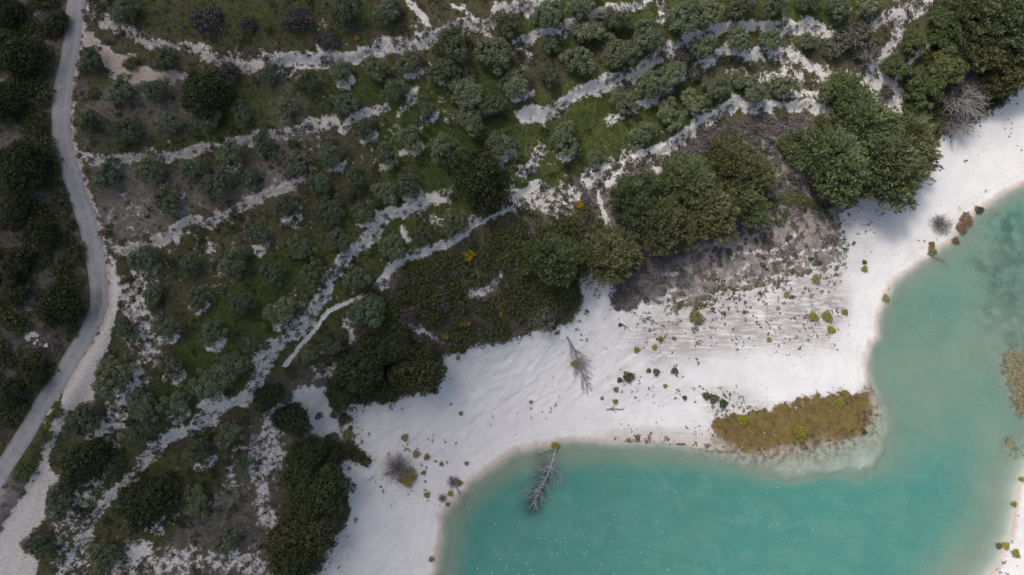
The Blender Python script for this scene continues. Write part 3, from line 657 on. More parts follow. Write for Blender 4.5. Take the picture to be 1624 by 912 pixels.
def tufts(r, base, axis, ln, wd, n, size):
    """needle tufts: n thin triangles per tuft, laid along the shoot axis"""
    k = len(base); idx = np.repeat(np.arange(k), n); N = len(idx)
    u = axis[idx]; a = np.cross(u, np.array([0,0,1.0])+.01*r.normal(size=(N,3))); a /= np.linalg.norm(a, axis=1)[:,None]; b = np.cross(a, u); b *= np.sign(b[:,2:3])
    t = r.random(N)**.8; ph = r.uniform(-.35, 3.5, N); q = np.sqrt(np.clip(1-(2*t-.9)**2*.8, .1, 1))*(.6+.45*r.random(N))
    c = base[idx] + u*(t*ln[idx])[:,None] + a*(np.cos(ph)*q*wd[idx])[:,None] + b*(np.sin(ph)*q*wd[idx]*.8)[:,None]
    d = u*.8 + a*np.cos(ph)[:,None]*.6 + b*np.sin(ph)[:,None]*.6 + .35*r.normal(size=(N,3)); d /= np.linalg.norm(d, axis=1)[:,None]
    p = np.cross(d, r.normal(size=(N,3))); p /= np.linalg.norm(p, axis=1)[:,None]
    s_ = size*(.7+.7*r.random(N))[:,None]
    V = np.stack([c-p*s_*.26, c+p*s_*.26, c+d*s_*1.25], 1)
    tn = .45*r.random(N) + .35*t*np.clip(np.sin(ph), 0, 1) + .25*r.random(k)[idx]
    return V.reshape(-1,3), np.repeat(np.clip(tn, 0, .85), 3)
def pine_meshes(seed, tall=1.35, n=85):
    """Aleppo-like pine, crown radius about 1: whorls of boughs carrying upswept needle tufts"""
    r = np.random.default_rng(seed); B = []; AX = []; LN = []; WD = []; limbs = []
    lean = r.normal(size=2)*.06
    for t in range(8):
        f = t/7; zt = .42 + f*(tall-.5); R_ = (1-f**1.9)*.95*(.85+.25*r.random())+.04
        m = max(2, int(4 + 9*R_)); ph0 = r.random()*6.28
        for k in range(m):
            if r.random() < .10: continue
            ph = ph0 + k*6.283/m + .3*r.normal(); lob = 1+.22*math.sin(2*ph+seed)+.20*math.sin(3*ph+seed*2.1)
            q = R_*lob*(.72+.42*r.random()); cx, cy = lean*zt
            h = np.array([math.cos(ph), math.sin(ph), 0])
            limbs.append((zt-.14, q, ph))
            for j, (g_, o_) in enumerate(((.95,0),(.72,.32),(.72,-.32),(.45,.1))):
                if q*g_ < .10 and j: continue
                o2 = o_+.2*r.normal(); hd = np.array([math.cos(ph+o2*1.6), math.sin(ph+o2*1.6), .45+.25*r.random()]); hd /= np.linalg.norm(hd)
                side = np.array([-h[1], h[0], 0])*o_*q*.75
                B.append(np.array([cx, cy, zt+.05*r.normal()+.05*(1-g_)]) + h*q*g_*.85 + side); AX.append(hd); LN.append(.24+.22*r.random()); WD.append(.075+.05*r.random())
    B, AX, LN, WD = map(np.array, (B, AX, LN, WD))
    V1, t1 = tufts(r, B, AX, LN, WD, n, .062)
    crown = soup('crown', V1, t1)
    parts = [tube([(0,0,-.1),(lean[0]*.5,lean[1]*.5,.5*tall),(lean[0]*tall,lean[1]*tall,tall*.95)], [.055,.04,.012], 7)]
    for zt, q, ph in limbs:
        parts.append(tube([(lean[0]*zt,lean[1]*zt,zt-.1),(q*.5*math.cos(ph),q*.5*math.sin(ph),zt),(q*.9*math.cos(ph),q*.9*math.sin(ph),zt+.06)], [.02,.014,.006], 4))
    V, F = join(parts)
    return crown, mesh_from('trunk', V, F, True)
def round_tree_meshes(seed):
    """dense broad evergreen, crown radius about 1"""
    r = np.random.default_rng(seed); c = []; rad = []; n = 90; ph0 = r.random()*6
    for i in range(n):
        f = (i+.5)/n; th = math.acos(1-f*1.1); ph = i*2.399963+ph0
        lob = 1+.15*math.sin(2*ph+seed)+.14*math.sin(3*ph+seed*2)+.09*math.sin(7*ph)
        q = (.78+.16*r.random())*lob
        c.append((q*math.sin(th)*math.cos(ph), q*math.sin(th)*math.sin(ph), .5+.85*q*math.cos(th))); rad.append(.13+.10*r.random())
    V1, t1 = leaves(r, np.array(c), np.array(rad), 85, .058)
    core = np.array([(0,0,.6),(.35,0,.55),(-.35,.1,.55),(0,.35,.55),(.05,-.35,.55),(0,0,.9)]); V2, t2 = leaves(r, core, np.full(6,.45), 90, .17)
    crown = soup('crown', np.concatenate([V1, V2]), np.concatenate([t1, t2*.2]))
    V, F = join([tube([(0,0,-.1),(.02,0,.3),(0,.02,.7)], [.08,.065,.04], 7)]+[tube([(0,0,.3),(.3*math.cos(a),.3*math.sin(a),.5),(.6*math.cos(a),.6*math.sin(a),.75)], [.04,.03,.01], 5) for a in (0.3,1.9,3.3,4.9)])
    return crown, mesh_from('trunk', V, F, True)
def bush_mesh(seed, n_clump=16, per=26, size=.17, flat=.7):
    r = np.random.default_rng(seed); i = np.arange(n_clump); f = (i+.5)/n_clump; th = np.arccos(1-f); ph = i*2.4+r.random()*6
    q = (.62+.25*r.random(n_clump))*(1+.18*np.sin(3*ph+seed))
    c = np.stack([q*np.sin(th)*np.cos(ph), q*np.sin(th)*np.sin(ph), .18+flat*q*np.cos(th)], 1)
    V1, t1 = leaves(r, c, .18+.16*r.random(n_clump), per, size); return V1, t1
def twig_shrub(seed, n=70, up=.9, lean=(0,0)):
    r = np.random.default_rng(seed); parts = []
    for i in range(n):
        a = r.random()*6.283; o = .25+.75*r.random()**.7; h = up*(1.05-.5*o)*(.7+.5*r.random())
        p0 = np.array([.08*r.normal(), .08*r.normal(), 0]); p2 = np.array([o*math.cos(a)+lean[0], o*math.sin(a)+lean[1], h])
        p1 = p0+(p2-p0)*.5+np.array([.06*r.normal(), .06*r.normal(), .14*up])
        parts.append(tube([p0,p1,p2], [.022,.014,.005], 3))
        for _ in range(3):
            s = p1+(p2-p1)*r.random(); e = s+np.array([.2*r.normal(), .2*r.normal(), .10*r.normal()])+.18*(p2-p0)
            parts.append(tube([s,(s+e)/2+.02*r.normal(size=3),e], [.010,.007,.003], 3))
    V, F = join(parts); return mesh_from('twigs', V, F, False)

def make_root(name, loc, rz, s, label, cat, group=None):
    o = bpy.data.objects.new(name, None); C.objects.link(o); o.empty_display_size = .5
    o.location = loc; o.rotation_euler = (0,0,rz); o.scale = s if isinstance(s, tuple) else (s,s,s)
    return tag(o, label, cat, group)
def copy_thing(src, loc, rz, s):
    o = src.copy(); C.objects.link(o); o.location = loc; o.rotation_euler = (0,0,rz); o.scale = s if isinstance(s, tuple) else (s,s,s)
    for ch in src.children:
        c = ch.copy(); C.objects.link(c); c.parent = o
    return o
ORD = ['first','second','third','fourth','fifth','sixth','seventh','eighth','ninth','tenth','eleventh','twelfth','thirteenth','fourteenth','fifteenth']
class Family:
    """a kind of tree: a few meshes of its own; the first use of each builds the thing, later ones copy it"""
    def __init__(s, name, meshes, mat, lift, hscale=(1,1)): s.name=name; s.meshes=meshes; s.mat=mat; s.lift=lift; s.proto={}; s.h=hscale; s.k=0
    def put(s, px, py, dia, label, cat, group, mat=None):
        k = s.k % len(s.meshes); s.k += 1; r = random.Random(int(px*31+py*7))
        rad = dia/9.6/2
        x, y, zz, ppm = spot(px, py, s.lift*rad)
        rad = dia/ppm/2*1.04
        sc = (rad*r.uniform(.90,1.14), rad*r.uniform(.80,1.04), rad*r.uniform(*s.h)); rz = r.random()*6.28
        if k not in s.proto:
            o = make_root(s.name, (x,y,zz-.03), rz, sc, label, cat, group); cr, tr = s.meshes[k]
            link('crown', cr, s.mat, o); link('trunk', tr, M_BARK, o); s.proto[k] = o
        else:
            o = copy_thing(s.proto[k], (x,y,zz-.03), rz, sc); tag(o, label, cat, group)
        return o
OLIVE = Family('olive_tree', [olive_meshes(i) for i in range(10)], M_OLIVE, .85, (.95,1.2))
LIGHTT = Family('bushy_tree', [olive_meshes(40+i) for i in range(3)], M_LIGHT, .7, (.8,1.0))
PINE = Family('pine_tree', [pine_meshes(60+i) for i in range(5)], M_PINE, .9, (.95,1.15))
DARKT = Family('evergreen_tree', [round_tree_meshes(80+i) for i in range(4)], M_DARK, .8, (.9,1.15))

# ------------------------------------------------------------------ olive rows (pixel, pixel, crown width in pixels), each from left to right
ROWS = [
 ('in grass above the highest white bank', [(197,15,50),(549,20,50),(613,17,45)]),
 ('right under the highest long white bank', [(260,97,44),(426,118,34),(490,127,40),(541,113,42),(599,110,42),(649,100,44),(719,70,64),(805,38,48),(869,23,54),(922,7,50)]),
 ('second row below the highest white bank', [(190,143,52),(250,143,42),(456,167,44),(549,163,46),(626,140,44),(703,110,50),(786,88,62),(872,70,32),(932,47,48),(975,33,48)]),
 ('between the tan turnout and the pale bank below', [(145,95,42),(147,197,50),(203,203,46),(270,193,44),(333,187,42),(383,180,42)]),
 ('above the broad upper right bank', [(676,170,38),(736,140,54),(818,133,52),(869,117,40),(919,97,52),(982,83,58),(1025,60,58),(1082,30,58),(1125,20,48),(1175,12,42),(1226,12,46),(1281,3,38),(1328,12,42),(1378,8,42)]),
 ('under the pale bank from the road', [(170,278,50),(240,268,50),(300,266,42),(365,247,52),(419,230,40),(579,203,40),(650,220,50),(700,233,46),(746,190,50),(783,167,44)]),
 ('in the row between two pale banks', [(263,317,52),(343,292,50),(395,280,38),(470,257,48),(525,247,42),(613,247,38),(722,250,42),(796,230,48)]),
 ('in the short row at the longest bank top', [(503,287,44),(563,290,40),(612,305,42),(646,293,48)]),
 ('below the pale bank above the bend', [(230,411,54),(303,417,42),(370,417,52),(409,371,42),(456,327,48),(523,331,46),(576,337,44)]),
 ('second row above the longest bank', [(243,467,40),(313,471,44),(383,481,46),(433,434,46),(476,391,46),(536,381,44)]),
 ('in the row right above the longest bank', [(200,521,42),(263,521,48),(337,527,48),(402,545,44),(446,494,48),(493,434,46)]),
 ('in the grove right of the dirt track', [(130,667,62),(180,598,62),(223,640,56),(223,688,48),(273,581,48),(280,641,50),(325,612,56),(360,585,58)]),
 ('below the bank near the bottom left', [(65,866,48),(90,797,50),(163,881,58),(177,738,38),(307,795,52),(313,717,48),(360,858,46),(363,688,44),(385,735,34)]),
 ('between longest bank and footpath', [(486,561,34),(523,551,40),(569,441,42),(583,494,58),(623,391,48),(669,374,40),(719,354,50)]),
 ('under the broad upper right bank', [(895,220,60),(942,253,32),(989,160,40),(1032,137,50),(1065,117,46),(1115,77,48),(1169,63,42),(1222,63,40),(1281,67,34)]),
 ('above the footpath over the purple heath', [(1019,213,44),(1060,180,50),(1099,163,48),(1135,143,46),(1172,125,32),(1195,147,48),(1238,137,46)]),
]
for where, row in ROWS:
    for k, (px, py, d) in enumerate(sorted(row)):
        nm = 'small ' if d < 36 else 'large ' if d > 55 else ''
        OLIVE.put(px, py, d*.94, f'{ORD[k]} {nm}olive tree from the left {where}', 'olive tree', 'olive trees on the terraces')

# ------------------------------------------------------------------ broadleaf and evergreen trees
for px, py, d, lb in [(1335,145,62,'wide light green bushy tree on white ground above the round pine clump'),(1415,107,38,'small light green bushy tree between the two white gullies'),(1448,70,42,'dark green bushy tree beside the right white gully'),(1495,30,42,'bushy tree at the top of the right white gully'),(1245,232,28,'small bright green bushy tree in the purple heath')]:
    LIGHTT.put(px, py, d, lb, 'tree', 'bushy trees near the gullies')
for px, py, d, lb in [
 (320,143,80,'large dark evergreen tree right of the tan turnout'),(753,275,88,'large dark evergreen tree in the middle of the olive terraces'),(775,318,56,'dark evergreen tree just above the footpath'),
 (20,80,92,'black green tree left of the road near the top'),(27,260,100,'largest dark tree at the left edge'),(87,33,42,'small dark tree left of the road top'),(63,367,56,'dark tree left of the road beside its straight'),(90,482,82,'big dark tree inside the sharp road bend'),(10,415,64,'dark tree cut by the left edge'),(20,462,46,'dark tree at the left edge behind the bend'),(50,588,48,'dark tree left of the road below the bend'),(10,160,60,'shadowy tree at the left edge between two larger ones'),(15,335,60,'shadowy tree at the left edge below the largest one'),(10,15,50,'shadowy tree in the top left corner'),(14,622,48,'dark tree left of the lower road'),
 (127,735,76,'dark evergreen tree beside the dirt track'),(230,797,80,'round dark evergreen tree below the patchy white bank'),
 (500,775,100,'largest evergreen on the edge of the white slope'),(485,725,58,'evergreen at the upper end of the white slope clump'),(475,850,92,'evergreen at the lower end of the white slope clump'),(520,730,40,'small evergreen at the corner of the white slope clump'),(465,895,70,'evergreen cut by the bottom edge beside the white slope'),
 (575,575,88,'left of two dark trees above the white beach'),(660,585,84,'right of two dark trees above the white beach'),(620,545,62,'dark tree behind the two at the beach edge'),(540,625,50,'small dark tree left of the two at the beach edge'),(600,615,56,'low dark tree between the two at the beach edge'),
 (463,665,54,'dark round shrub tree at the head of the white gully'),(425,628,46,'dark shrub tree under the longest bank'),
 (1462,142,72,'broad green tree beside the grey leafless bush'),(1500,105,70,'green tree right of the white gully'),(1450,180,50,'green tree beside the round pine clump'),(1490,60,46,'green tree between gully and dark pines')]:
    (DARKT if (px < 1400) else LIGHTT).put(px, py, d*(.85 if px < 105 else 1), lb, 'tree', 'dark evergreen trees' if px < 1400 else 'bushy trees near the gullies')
for px, py, d, lb, grp in [
 (1325,255,105,'left pine of the round clump by the white beach','a'),(1395,260,112,'front pine of the round clump by the white beach','a'),(1440,232,92,'right pine of the round clump by the white beach','a'),(1375,205,98,'rear pine of the round clump by the white beach','a'),(1350,290,70,'small low pine at the lower left of the round clump','a'),
 (875,408,88,'round pine at the left end of the pine belt, beside the rill','b'),(962,405,84,'round pine between the rill and the grey dead scrub','b'),
 (1003,322,72,'pine at the left of the dense belt','b'),(1045,352,80,'lower pine of the dense belt above the grey scrub','b'),(1030,295,56,'small pine at the upper left of the dense belt','b'),(1092,285,80,'upper pine in the middle of the dense belt','b'),(1120,332,88,'central pine of the dense belt','b'),(1160,262,80,'upper right pine of the dense belt','b'),(1195,275,70,'rightmost pine of the dense belt','b'),(1168,318,78,'lower right pine of the dense belt','b'),(1082,362,64,'lowest pine of the dense belt','b'),
 (1545,15,80,'left dark pine in the top right corner','c'),(1600,30,96,'pine in the very top right corner','c'),(1562,80,70,'dark pine above the grey leafless bush','c'),(1610,95,86,'dark pine on the right edge','c'),(1585,128,66,'dark pine next to the white sand corner','c'),(1532,60,56,'slim dark pine at the head of the right gully','c')]:
    PINE.put(px, py, d*1.12, lb, 'pine tree', {'a':'pines of the round clump','b':'pines of the belt above the beach','c':'pines in the upper right corner'}[grp])

# ------------------------------------------------------------------ shrubs
BV = [bush_mesh(200+i, 22, 60, .095) for i in range(6)]
BM = {}
def bush(px, py, d, label, mat, name='bush', cat='bush', group=None, lift=.35):
    r = random.Random(int(px*13+py*5)); k = r.randrange(6)
    x, y, zz, ppm = spot(px, py, lift*d/9.6/2); rad = max(d, 5)/ppm/2
    if (k, mat.name) not in BM: BM[(k, mat.name)] = soup('foliage', *BV[k])
    me = BM[(k, mat.name)]
    if not me.materials: me.materials.append(mat)
    o = bpy.data.objects.new(name, me); C.objects.link(o); o.location = (x, y, zz-.04); o.rotation_euler = (0,0,r.random()*6.28); o.scale = (rad, rad, rad*r.uniform(.8,1.1))
    return tag(o, label, cat, group)
for px, py, d, lb in [(327,33,52,'purple grey shrub in the upper left grass'),(393,40,34,'smaller grey shrub in the upper left grass'),(473,30,52,'wide purple grey shrub near the top'),(519,65,40,'round grey shrub just above the highest bank'),(363,118,42,'grey bare shrub touching the large dark evergreen'),(1085,90,38,'grey shrub in the row under the broad bank'),(1100,115,30,'small grey shrub on the broken white bank'),(1405,147,28,'grey round shrub on white ground left of the gully foot'),(1340,60,56,'upper grey green shrub left of the white gully'),(1375,80,52,'lower grey green shrub left of the white gully'),(1320,75,44,'left grey green shrub near the white gully'),(1365,45,40,'topmost grey green shrub near the white gully'),(862,500,52,'grey green shrub at the upper beach edge'),(645,500,44,'purple shrub in the dark scrub near blossoms'),(700,480,36,'grey shrub in the middle of the dark scrub')]:
    bush(px, py, d, lb, M_GREYGREEN if 'grey green' in lb else M_DULL, 'shrub', 'shrub', 'grey shrubs')
YEL = [(1290,503,19,'left yellow bush of three on the speckled sand patch'),(1312,502,19,'upper right yellow bush of three on the speckled sand patch'),(1318,523,15,'lower yellow bush of three on the speckled sand patch'),(1340,495,12,'small yellow bush right of the speckled patch'),(1248,467,11,'tiny yellow bush above the speckled patch'),(1371,427,12,'yellow bush on the upper right sand'),(1048,537,9,'upper yellow tuft of the mid beach'),(1038,551,10,'middle yellow tuft of the mid beach'),(1010,555,11,'left yellow tuft of the mid beach'),(1220,539,9,'tiny yellow bush at the left end of the speckled patch'),(1179,667,19,'bright yellow bush on the left of the ochre spit'),(1270,686,24,'brightest yellow bush in the middle of the ochre spit'),(1333,638,16,'yellow bush at the upper edge of the ochre spit'),(1339,622,9,'small yellow tuft above the ochre spit'),(881,707,15,'yellow bush at the root of the sunken tree'),(646,757,34,'yellow bush growing through a bare grey shrub'),(677,785,11,'yellow tuft left of the shore branches'),(728,766,12,'yellow tuft above the shore branches'),(714,783,11,'yellow tuft beside the shore branches'),(710,800,8,'yellow tuft nearest the water on the left shore'),(1596,866,13,'left yellow bush on the lower right shore'),(1611,878,15,'right yellow bush on the lower right shore'),(1608,800,10,'yellow tuft on the right shore'),(1620,760,9,'highest yellow tuft on the right shore'),(912,577,15,'yellow bush growing through the fallen tree on the sand'),(684,887,10,'yellow tuft at the bottom of the white slope')]
for px, py, d, lb in YEL: bush(px, py, d, lb, M_YEL, 'bush', 'bush', 'yellow bushes on the sand')
PALE = [(1104,503,26,'pale olive bush on white marl below the grey scrub'),(1294,443,17,'straw coloured bush on the mottled slope'),(1405,473,13,'straw bush on the waterline'),(977,618,10,'pale tuft in the open sand'),(976,637,10,'pale tuft just below another in the open sand'),(955,632,7,'small pale tuft left of a pair in the open sand'),(842,638,7,'lone pale tuft on the central sand'),(660,720,13,'pale tuft above the yellow shrub'),(677,725,11,'pale tuft right of another above the yellow shrub'),(672,750,9,'pale tuft right of the yellow shrub'),(700,736,8,'lone tuft between yellow shrub and shore'),(740,735,8,'lone tuft nearest the curved shore'),(642,694,13,'pale tuft on the upper white slope'),(731,656,8,'tiny tuft high on the white slope'),(1055,612,8,'pale tuft above the pebbly shore'),(1478,398,15,'straw bush on the upper waterline'),(550,690,18,'straw topped bush at the scrub tongue')]
for px, py, d, lb in PALE: bush(px, py, d, lb, M_PALE, 'bush', 'bush', 'pale bushes on the sand')
for px, py, d, lb in [(1532,348,24,'rusty reed clump at the water on the upper right shore'),(1526,362,20,'rusty reed clump below the larger one'),(1515,382,14,'small rusty reed clump nearest the bare bush'),(1478,388,12,'rusty reeds at the upper waterline corner'),(1585,866,12,'rusty reeds in the water at the lower right')]: bush(px, py, d, lb, M_REED, 'reed_clump', 'reeds', 'reed clumps on the shore')
for px, py, d, lb in [(1553,333,15,'dark green bush on the upper right waterline'),(1371,416,9,'dark tuft above a yellow bush on the upper sand'),(984,515,8,'brown tuft on the clean upper sand'),(997,598,20,'wide dark tuft on the mid beach'),(1041,590,13,'dark tuft in the mid beach cluster'),(1029,588,9,'left dark tuft in the mid beach cluster'),(1070,588,13,'right dark tuft in the mid beach cluster'),(983,603,10,'dark tuft left of the wide one on the mid beach'),(1086,631,9,'dark tuft alone above the pebbly shore'),(1120,628,14,'first dark green tuft of the row leading to the spit'),(1132,632,17,'second dark green tuft of the row leading to the spit'),(1147,640,16,'third dark green tuft of the row leading to the spit'),(525,698,26,'dark bush on the tongue of scrub into the white slope'),(545,712,28,'middle dark bush on the tongue of scrub'),(565,722,22,'lower dark bush on the tongue of scrub'),(580,733,18,'outermost dark bush on the tongue of scrub'),(532,655,22,'dark bush on the white ground above the tongue'),(545,664,20,'lower dark bush on the white ground above the tongue'),(505,659,14,'small dark bush at the head of the white ground')]:
    bush(px, py, d, lb, M_SHRUB, 'bush', 'bush', 'dark bushes on the sand')
for px, py, d, lb in [(743,404,30,'orange flowering broom just below the footpath'),(639,497,22,'orange flowering broom in the left of the dark scrub'),(736,511,26,'orange flowering broom in the lower dark scrub'),(706,531,18,'small orange flowering broom near the white scar'),(793,497,16,'orange flowering broom on the right of the dark scrub'),(919,324,22,'orange flowering broom beside the white rill'),(565,60,14,'yellow flowering bush near the highest white bank'),(655,535,16,'orange flowering broom above the dark trees')]:
    bush(px, py, d*.75, lb, M_FLOWER, 'broom_bush', 'bush', 'flowering brooms in the scrub')
for px, py, d, lb in [(300,385,24,'bright green bush on the pale bank above the sharp bend'),(318,372,18,'small green bush right of the bright one on the bank'),(1225,322,24,'bright green bush right of the dense pine belt'),(1270,318,26,'green bush in the grassy scrub patch'),(1240,180,24,'green bush in the purple heath'),(1205,312,26,'leftmost of the bright green bushes under the pine belt'),(1248,316,22,'bright green bush between two others under the pine belt'),(1290,322,20,'rightmost green bush under the round pine clump'),(1210,345,16,'small green bush low on the heath slope'),(1262,215,22,'green bush beside a taller one in the purple heath'),(1255,255,20,'green bush between the belt and the round pine clump'),(1300,190,22,'green bush at the left of the round pine clump'),(148,147,24,'small dark bush close to the road'),(208,100,28,'small bush in the tan turnout'),(74,692,24,'bush between the lower road and dirt track'),(90,655,22,'bush at the top of the strip right of the lower road'),(38,748,28,'bush in the lower strip right of the road')]:
    bush(px, py, d, lb, M_LIGHT, 'bush', 'bush', 'green bushes')

# ------------------------------------------------------------------ bare wood
TW = [twig_shrub(300+i, 130) for i in range(3)]
def bare(px, py, d, lb, k, mat=M_TWIG, hs=.8):
    x, y, zz, ppm = spot(px, py, .2); rad = d/ppm/2
    me = TW[k].copy(); me.materials.append(mat)
    o = bpy.data.objects.new('bare_shrub', me); C.objects.link(o); o.location = (x,y,zz-.03); o.scale = (rad,rad,rad*hs); o.rotation_euler = (0,0,k*1.3+px)
    return tag(o, lb, 'shrub', 'bare leafless shrubs')
bare(1515,158,92,'large grey leafless bush where pines meet the white sand',0)
bare(1508,200,64,'lower grey leafless bush spreading over the white sand',1)
bare(632,742,48,'bare grey shrub wrapped round a yellow bush on the slope',2)
bare(1490,358,38,'bare grey shrub on the upper right sand',1)
bare(719,765,22,'bare branching shrub above the left shore',0)
bare(702,790,16,'small bare shrub left of the shore branches',2)
bare(1530,128,52,'grey leafless bush under the dark pines',2)

for k_, (px_, py_, d_, lb_) in enumerate([(992,478,34,'lowest bare twiggy shrub of the grey dead patch by the sand'),(1008,440,40,'left bare twiggy shrub of the grey dead patch'),(1035,462,36,'bare twiggy shrub at the sandy edge of the grey dead patch'),(1048,425,44,'middle bare twiggy shrub of the grey dead patch'),(1080,400,44,'bare twiggy shrub right under the pine belt'),(1085,440,32,'right bare twiggy shrub of the grey dead patch'),(1110,412,30,'bare twiggy shrub at the brown end of the grey dead patch')]):
    bare(px_, py_, d_, lb_, k_ % 3, M_TWIG, .6)

def dead_tree(base, tip, halfw, n, seed, name, label, lift0, lift1, mat=M_DEAD, curve=.3, sink=None):
    """a fallen conifer: bole with swept branches; base and tip are ground points"""
    r = np.random.default_rng(seed); b = np.array(base, float); e = np.array(tip, float); ax = e-b; L = np.linalg.norm(ax); ax /= L
    sd = np.array([-ax[1], ax[0], 0]); sd /= np.linalg.norm(sd)
    root = bpy.data.objects.new(name, None); C.objects.link(root); root.location = b; tag(root, label, 'dead tree')
    bole = [np.array([0,0,lift0]) + ax*L*f + sd*.035*L*math.sin(f*4.2) + np.array([0,0,(lift1-lift0)*f]) for f in np.linspace(0,1,7)]
    V, F = tube(bole, np.linspace(.17,.03,7), 7); link('trunk', mesh_from('trunk', V, F, True), mat, root)
    parts = []
    for i in range(n):
        f = .08 + .9*r.random(); s = 1 if i % 2 else -1; p0 = ax*L*f + np.array([0,0,lift0+(lift1-lift0)*f]) + sd*.035*L*math.sin(f*4.2)
        wd = halfw*math.sin(math.pi*min(1, .08+.92*f))**.7*(.15+.9*r.random()**1.5) + .1; fw = L*(.02+.26*r.random())
        up = r.uniform(-.05,.45)*wd*.5
        p2 = p0 + sd*s*wd + ax*fw*1.1 + np.array([0,0,up]); p1 = p0 + sd*s*wd*r.uniform(.35,.75) + ax*fw*r.uniform(.15,.65) + np.array([0,0,up*.6])
        parts.append(tube([p0,p1,p2], [.042,.03,.012], 4))
        for _ in range(5):
            q = p1+(p2-p1)*r.random(); en = q + ax*L*.10*r.uniform(-.2,.9) + sd*s*halfw*.25*r.uniform(-.6,1.0) + np.array([0,0,.06*r.normal()])
            parts.append(tube([q,(q+en)/2,en], [.02,.015,.008], 3))
    V, F = join(parts); link('branches', mesh_from('branches', V, F, False), mat, root)
    if sink:
        parts = []
        for i in range(sink):
            f = .05+.95*r.random(); s = r.choice([-1,1]); p0 = ax*L*f + np.array([0,0,-.22]); wd = (halfw*math.sin(math.pi*min(1,.1+.85*f))+.4)*(.2+.9*r.random()); fw = L*.2*r.random()
            p2 = p0 + sd*s*wd + ax*fw + np.array([0,0,-.25*r.random()]); parts.append(tube([p0,(p0+p2)/2+ax*.1,p2], [.12,.09,.03], 3))
        V, F = join(parts); link('sunken_branches', mesh_from('sunken_branches', V, F, False), M_SUNK, root)
    return root
dead_tree((*tree_base, .0), (*tree_tip, .0), 3.6, 56, 5, 'fallen_tree', 'bleached fallen tree lying in the turquoise water', .18, .10, sink=420)
xb = spot(899,535); xt = spot(933,614)
dead_tree(xb[:3], xt[:3], 2.0, 70, 8, 'fallen_tree', 'grey fallen tree lying on the white sand', .2, .12, M_TWIG)
xb = spot(742,788); xt = spot(722,812)
dead_tree((*at_z(722,772,1.2), float(hgt(*at_z(722,772,1.2)))), (*at_z(738,806,.0), .05), 1.5, 16, 9, 'fallen_branch', 'pale forked branch reaching from sand into the water', .1, .15)
xb = spot(1470,402)
dead_tree((xb[0],xb[1],.1), (*at_z(1498,418,.0), .0), 1.1, 20, 10, 'fallen_branch', 'dark branches in the water at the upper right shore', .1, .08, M_TWIG)
a1 = spot(962,650); a2 = spot(990,649)
dead_tree(a1[:3], a2[:3], .7, 14, 11, 'fallen_branch', 'small dead branch on the open sand', .06, .06, M_TWIG)
a1 = spot(985,514); a2 = spot(1000,524)
dead_tree(a1[:3], a2[:3], .25, 5, 12, 'fallen_branch', 'thin stick on the sand below the grey scrub', .05, .05, M_TWIG)

# rubble heap left of the road
def stone_soup(P, S, seed):
    r = np.random.default_rng(seed); N = len(P)
    base = np.array([(1,0,0),(-1,0,0),(0,1,0),(0,-1,0),(0,0,1),(0,0,-.6)], float); F = np.array([(0,2,4),(2,1,4),(1,3,4),(3,0,4),(2,0,5),(1,2,5),(3,1,5),(0,3,5)])
    V = base[None]*(.6+.8*r.random((N,6,1))); a = r.random(N)*6.28; ca, sa = np.cos(a), np.sin(a)
    x = V[:,:,0]*ca[:,None]-V[:,:,1]*sa[:,None]; y = V[:,:,0]*sa[:,None]+V[:,:,1]*ca[:,None]
    V = np.stack([x, y, V[:,:,2]*.7], 2)*S[:,None,None] + P[:,None]
    return V.reshape(-1,3), (F[None]+6*np.arange(N)[:,None,None]).reshape(-1,3)
x, y, zz, ppm = spot(50, 533)
root = make_root('rubble_heap', (x,y,zz), 0, 1.0, 'small heap of pale rubble left of the road below the bend', 'rubble')
r = np.random.default_rng(4)
for k in range(16):
    px_, py_ = r.normal(size=2)*(.75,.6); s_ = .18+.25*r.random()
    V, F = stone_soup(np.array([(px_,py_,float(hgt(x+px_,y+py_))-zz+.05)]), np.array([s_]), k)
    link('stone', mesh_from('stone', V, F), M_STONE, root)

# ------------------------------------------------------------------ uncountable cover
def scatter(n, dens, seed, xlo=-92, xhi=110, ylo=-22, yhi=99):
    r = np.random.default_rng(seed); x = r.uniform(xlo, xhi, n); y = r.uniform(ylo, yhi, n)
    k = r.random(n) < gsample(dens, x, y); return x[k], y[k], r
notwhite = 1-sstep(.35, .6, white)
dry = (sd_lake_n < -.4)*(sd_road > 1.65)*1.0
clumpn = sstep(.40, .62, fbm(GX, GY, .35, 4, 120)); clumpn2 = sstep(.42, .62, fbm(GX, GY, .3, 4, 140))
hill = dry*notwhite*(1-beach)*(1-trackm)*(1-turnm)*(1-pathm)
def tuft_cloud(n, dens, seed, tmpl, smin, smax, name, label, mat, hs=1.0, box=()):
    x, y, r = scatter(n, dens, seed, *box); N = len(x)
    if not N: return
    s = smin+(smax-smin)*r.random(N)**1.8; a = r.random(N)*6.28; pick = r.integers(0, len(tmpl), N)
    zz = hgt(x, y); VS = []; TS = []
    for k, (tv, tt) in enumerate(tmpl):
        m = pick == k; ca, sa = np.cos(a[m])[:,None], np.sin(a[m])[:,None]
        v = np.stack([tv[None,:,0]*ca-tv[None,:,1]*sa, tv[None,:,0]*sa+tv[None,:,1]*ca, np.broadcast_to(tv[None,:,2], (m.sum(), len(tv)))*hs], 2)
        v = v*s[m][:,None,None] + np.stack([x[m], y[m], zz[m]-.02], 1)[:,None]
        VS.append(v.reshape(-1,3)); TS.append((tt[None]*.65+.35*r.random((m.sum(),1))).ravel())
    o = link(name, soup(name, np.concatenate(VS), np.clip(np.concatenate(TS), 0, .85)), mat)
    return tag(o, label, kind='stuff')
